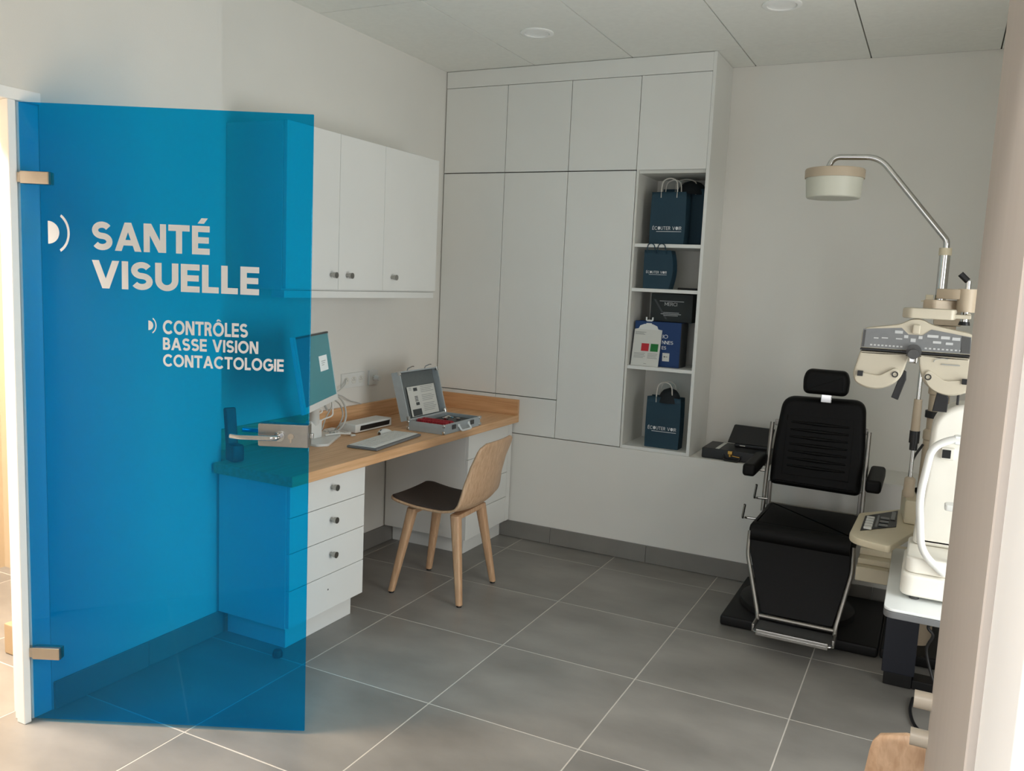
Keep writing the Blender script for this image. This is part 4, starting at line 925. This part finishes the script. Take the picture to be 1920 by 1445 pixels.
# ================================================================== ON THE LEDGE AND SHELVES
bc = thing('instrument_case', 'open black instrument case with brass latch on the ledge', 'case', (1.83, .36, .645))
b = B(); b.box((1.652, .262, .646), (2.02, .50, .703), bev=.006); obj('body', b, M['blackplast'], bc)
b = B(); b.slab(round_poly([(1.760, .40, .7225), (1.995, .40, .7225), (2.000, .46, .815), (1.780, .46, .818)], .006), (0, .02, 0), bev=.003, seg=1); b.box((1.80, .40, .7035), (1.99, .48, .7222), bev=.004); obj('raised_lid', b, M['blackplast'], bc)
b = B(); b.box((1.725, .268, .7034), (1.745, .475, .7055), bev=.0005, seg=1); obj('white_strip', b, M['paper'], bc)
b = B(); b.box((1.798, .246, .684), (1.822, .2615, .702), bev=.002); b.cyl((1.810, .2505, .684), (1.810, .2505, .672), .008, n=14); obj('latch', b, M['brass'], bc)
b = B(); b.tube(fillet([(1.775, .2615, .674), (1.778, .238, .654), (1.86, .236, .653), (1.866, .2615, .674)], .012), .0055, 8); b.cyl((1.772, .2615, .675), (1.772, .255, .675), .006, n=12); b.cyl((1.868, .2615, .675), (1.868, .255, .675), .006, n=12); obj('case_handle', b, M['blackplast'], bc)
b = B(); b.cyl((1.822, .2535, .676), (1.862, .2535, .672), .003, n=10); obj('clasp_bar', b, M['brass'], bc)
b = B(); b.cyl((1.83, .399, .712), (1.86, .399, .712), .004, n=10); obj('shiny_clip', b, M['chrome'], bc)

def bag(label, x0, x1, y0, y1, z0, h, logo=True, handles=True, sag=0.0, stuffed=False, logo_z=.22, lw=None, handle_h=.085, collapse=False):
    t = thing('paper_bag', label, 'bag', ((x0 + x1) / 2, (y0 + y1) / 2, z0), group='petrol blue shop bags on the shelves')
    n = 7; b = B(); rows = []
    for k in range(9):
        q = k / 8; z = z0 + .001 + h * q; e = .006 * math.sin(math.pi * q) + (sag * q * .3); f = -.02 * q if collapse else 0
        ring = []
        X0_, X1_, Y0_, Y1_ = x0 - e * .5, x1 + e * .5 + (sag * math.sin(math.pi * q)), y0 + .004 * math.sin(3 * q), y1 - .05 * q * (y1 - y0)
        mid = (Y0_ + Y1_) / 2; pinch = .022 * q
        for a in range(6): ring.append((X0_ + (X1_ - X0_) * a / 6, Y0_, z))
        ring += [(X1_, Y0_, z), (X1_ - pinch, mid, z)]
        for a in range(6): ring.append((X1_ - (X1_ - X0_) * a / 6, Y1_, z))
        ring += [(X0_, Y1_, z), (X0_ + pinch, mid, z), (X0_, Y0_, z)]
        rows.append(ring)
    b.grid(rows); bmesh.ops.remove_doubles(b.bm, verts=b.bm.verts[:], dist=1e-5)
    lowest = [e for e in b.bm.edges if e.is_boundary and all(abs(v.co.z - z0 - .001) < 1e-4 for v in e.verts)]
    bmesh.ops.holes_fill(b.bm, edges=lowest, sides=40)
    o = obj('paper_body', b, M['bag'], t, angle=30); s = o.modifiers.new('paper', 'SOLIDIFY'); s.thickness = .0012; s.offset = -1
    xm, wd = (x0 + x1) / 2, x1 - x0; zt = z0 + h
    if handles:
        for nm_, y in (('handle', y0 + .004), ('handle', y1 - .008 - .05 * (y1 - y0))):
            b = B(); hw = wd * .23
            b.tube(smooth_path([(xm - hw, y, zt - .03), (xm - hw, y, zt + .02), (xm - hw * .8, y + .002, zt + handle_h * .8), (xm, y + .004, zt + handle_h), (xm + hw * .8, y + .002, zt + handle_h * .8), (xm + hw, y, zt + .02), (xm + hw, y, zt - .03)], 5), .0036, 7)
            obj(nm_, b, M['twine'], t)
    if stuffed:
        b = B(); rws = []
        for k in range(7):
            q = k / 6; r = math.sqrt(max(0, 1 - q ** 2)); rws.append((max(r, 0) * 1.0, q))
        b.lathe([(wd * .33 * r, q * .085) for r, q in rws], (xm + wd * .10, (y0 + y1) / 2, zt - .03), 20); obj('dark_contents', b, M['bagdark'], t)
    if logo:
        b = B(); lw_ = lw or wd * .80; hl = lw_ * .115; zl = z0 + logo_z * h
        lettering(b, 'ÉC@UTER V@IR', (xm - lw_ * .5, y0 - .0012, zl), (1, 0, 0), (0, 0, 1), (0, -1, 0), hl, lw_, t=.13, gap=.16)
        b.box((xm - lw_ * .36, y0 - .002, zl - hl * .55), (xm + lw_ * .5, y0 - .0012, zl - hl * .40)); obj('lettering', b, M['letter'], t, smooth=False)
    return t
bag('petrol blue shop bag in front on the top open shelf', 1.268, 1.462, .278, .372, 1.806, .285, logo_z=.28, lw=.165, handle_h=.075)
bag('dark blue shop bag behind the front bag on the top shelf', 1.290, 1.545, .415, .515, 1.806, .315, logo=False, stuffed=True, handle_h=.055)
sb = bag('small petrol blue shop bag on the second open shelf', 1.262, 1.408, .236, .325, 1.560, .212, logo_z=.40, lw=.118, handles=False, sag=.014)
for xa in (1.275, 1.335):
    b = B(); b.tube(smooth_path([(xa, .2345, 1.755), (xa + .002, .2265, 1.778), (xa + .008, .2245, 1.800), (xa + .024, .2235, 1.807), (xa + .040, .2245, 1.800), (xa + .047, .2265, 1.778), (xa + .049, .2345, 1.755)], 5), .0028, 7); obj('handle', b, M['bag'], sb)
bag('petrol blue shop bag with dark filling on the lowest shelf', 1.318, 1.512, .272, .365, .664, .290, logo_z=.36, lw=.165, stuffed=True, handle_h=.085)
tag(obj('black_pouch', bx((1.44, .30, 1.5605), (1.55, .40, 1.572), bev=.005), M['blackplast']), 'flat black pouch beside the small bag on the second shelf', 'pouch')
db = thing('thank_you_box', 'dark box reading MERCI stacked on the royal blue box', 'box', (1.41, .44, 1.378))
b = B(); b.box((1.285, .335, 1.3775), (1.525, .50, 1.536), bev=.002, seg=1); obj('carton', b, M['darkcard'], db, smooth=False)
b = B(); lettering(b, 'MERCI', (1.365, .3345, 1.468), (1, 0, 0), (0, 0, 1), (0, -1, 0), .019, .072, t=.12)
for z, x0, x1 in ((1.492, 1.335, 1.475), (1.428, 1.36, 1.45), (1.420, 1.345, 1.462), (1.412, 1.362, 1.445)): b.box((x0, .3337, z), (x1, .3345, z + .003))
obj('lettering', b, M['panellight'], db, smooth=False)
b = B(); b.slab([(1.300, .3348, 1.502), (1.312, .3348, 1.502), (1.385, .3348, 1.392), (1.373, .3348, 1.392)], (0, -.0008, 0)); obj('printed_band', b, M['greyside'], db, smooth=False)
bb = thing('blue_box', 'royal blue box with white print on the third open shelf', 'box', (1.38, .38, 1.124))
b = B(); b.box((1.214, .288, 1.1245), (1.482, .43, 1.3765), bev=.002, seg=1); obj('carton', b, M['bluebox'], bb, smooth=False)
b = B(); b.slab([(1.4825, .291, 1.127), (1.4825, .428, 1.127), (1.4825, .428, 1.374), (1.4825, .291, 1.374)], (.0012, 0, 0)); obj('grey_side', b, M['greyside'], bb, smooth=False)
b = B(); lettering(b, 'IO', (1.380, .2875, 1.286), (1, 0, 0), (0, 0, 1), (0, -1, 0), .021, .030, t=.13); lettering(b, 'NNES', (1.378, .2875, 1.254), (1, 0, 0), (0, 0, 1), (0, -1, 0), .019, .064, t=.14); lettering(b, 'ES', (1.378, .2875, 1.224), (1, 0, 0), (0, 0, 1), (0, -1, 0), .018, .026, t=.14)
obj('lettering', b, M['letter'], bb, smooth=False)
b = B(); b.box((1.385, .2862, 1.158), (1.425, .2878, 1.204)); obj('white_label', b, M['paper'], bb, smooth=False)
b = B(); b.cyl((1.397, .2862, 1.183), (1.397, .2856, 1.183), .004, n=12); b.box((1.403, .2856, 1.1815), (1.415, .2862, 1.1845)); obj('label_print', b, M['ink'], bb, smooth=False)
wc_ = thing('test_card', 'white hanging test card with red and green squares leaning on blue box', 'card', (1.31, .262, 1.124))
def TC(x, q, d=0): return Vector((x, .255 + .028 * q - d, 1.1245 + .205 * q))
b = B(); b.slab([TC(1.212, 0), TC(1.372, 0), TC(1.376, 1), TC(1.216, 1)], (0, .004, 0)); obj('card', b, M['paper'], wc_, smooth=False)
b = B(); b.slab([TC(1.216, 1.0), TC(1.376, 1.0), TC(1.352, 1.02), TC(1.345, 1.10), TC(1.320, 1.15), TC(1.312, 1.155), TC(1.312, 1.24), TC(1.318, 1.25), TC(1.318, 1.34), TC(1.310, 1.34), TC(1.310, 1.27), TC(1.282, 1.27), TC(1.282, 1.34), TC(1.274, 1.34), TC(1.274, 1.25), TC(1.280, 1.24), TC(1.280, 1.155), TC(1.270, 1.15), TC(1.245, 1.10), TC(1.238, 1.02)], (0, .005, 0)); obj('hanger', b, M['white'], wc_, smooth=False)
for m_, xa in (('redp', 1.264), ('greenp', 1.318)):
    b = B(); b.slab([TC(xa, .41, .0006), TC(xa + .044, .41, .0006), TC(xa + .045, .62, .0006), TC(xa + .001, .62, .0006)], (0, -.0006, 0)); obj('red_square' if m_ == 'redp' else 'green_square', b, M[m_], wc_, smooth=False)
b = B()
for q, xa, xb in ((.92, 1.222, 1.285), (.89, 1.222, 1.272), (.86, 1.222, 1.280), (.34, 1.225, 1.290), (.30, 1.225, 1.285), (.26, 1.225, 1.292), (.22, 1.225, 1.280), (.34, 1.305, 1.362), (.30, 1.305, 1.36), (.26, 1.305, 1.355), (.22, 1.305, 1.362), (.06, 1.287, 1.302)):
    b.slab([TC(xa, q, .0006), TC(xb, q, .0006), TC(xb, q + .012, .0006), TC(xa, q + .012, .0006)], (0, -.0005, 0))
obj('printed_lines', b, M['inkl'], wc_, smooth=False)
for o in bpy.data.objects:
    if '_w' in o: del o['_w']
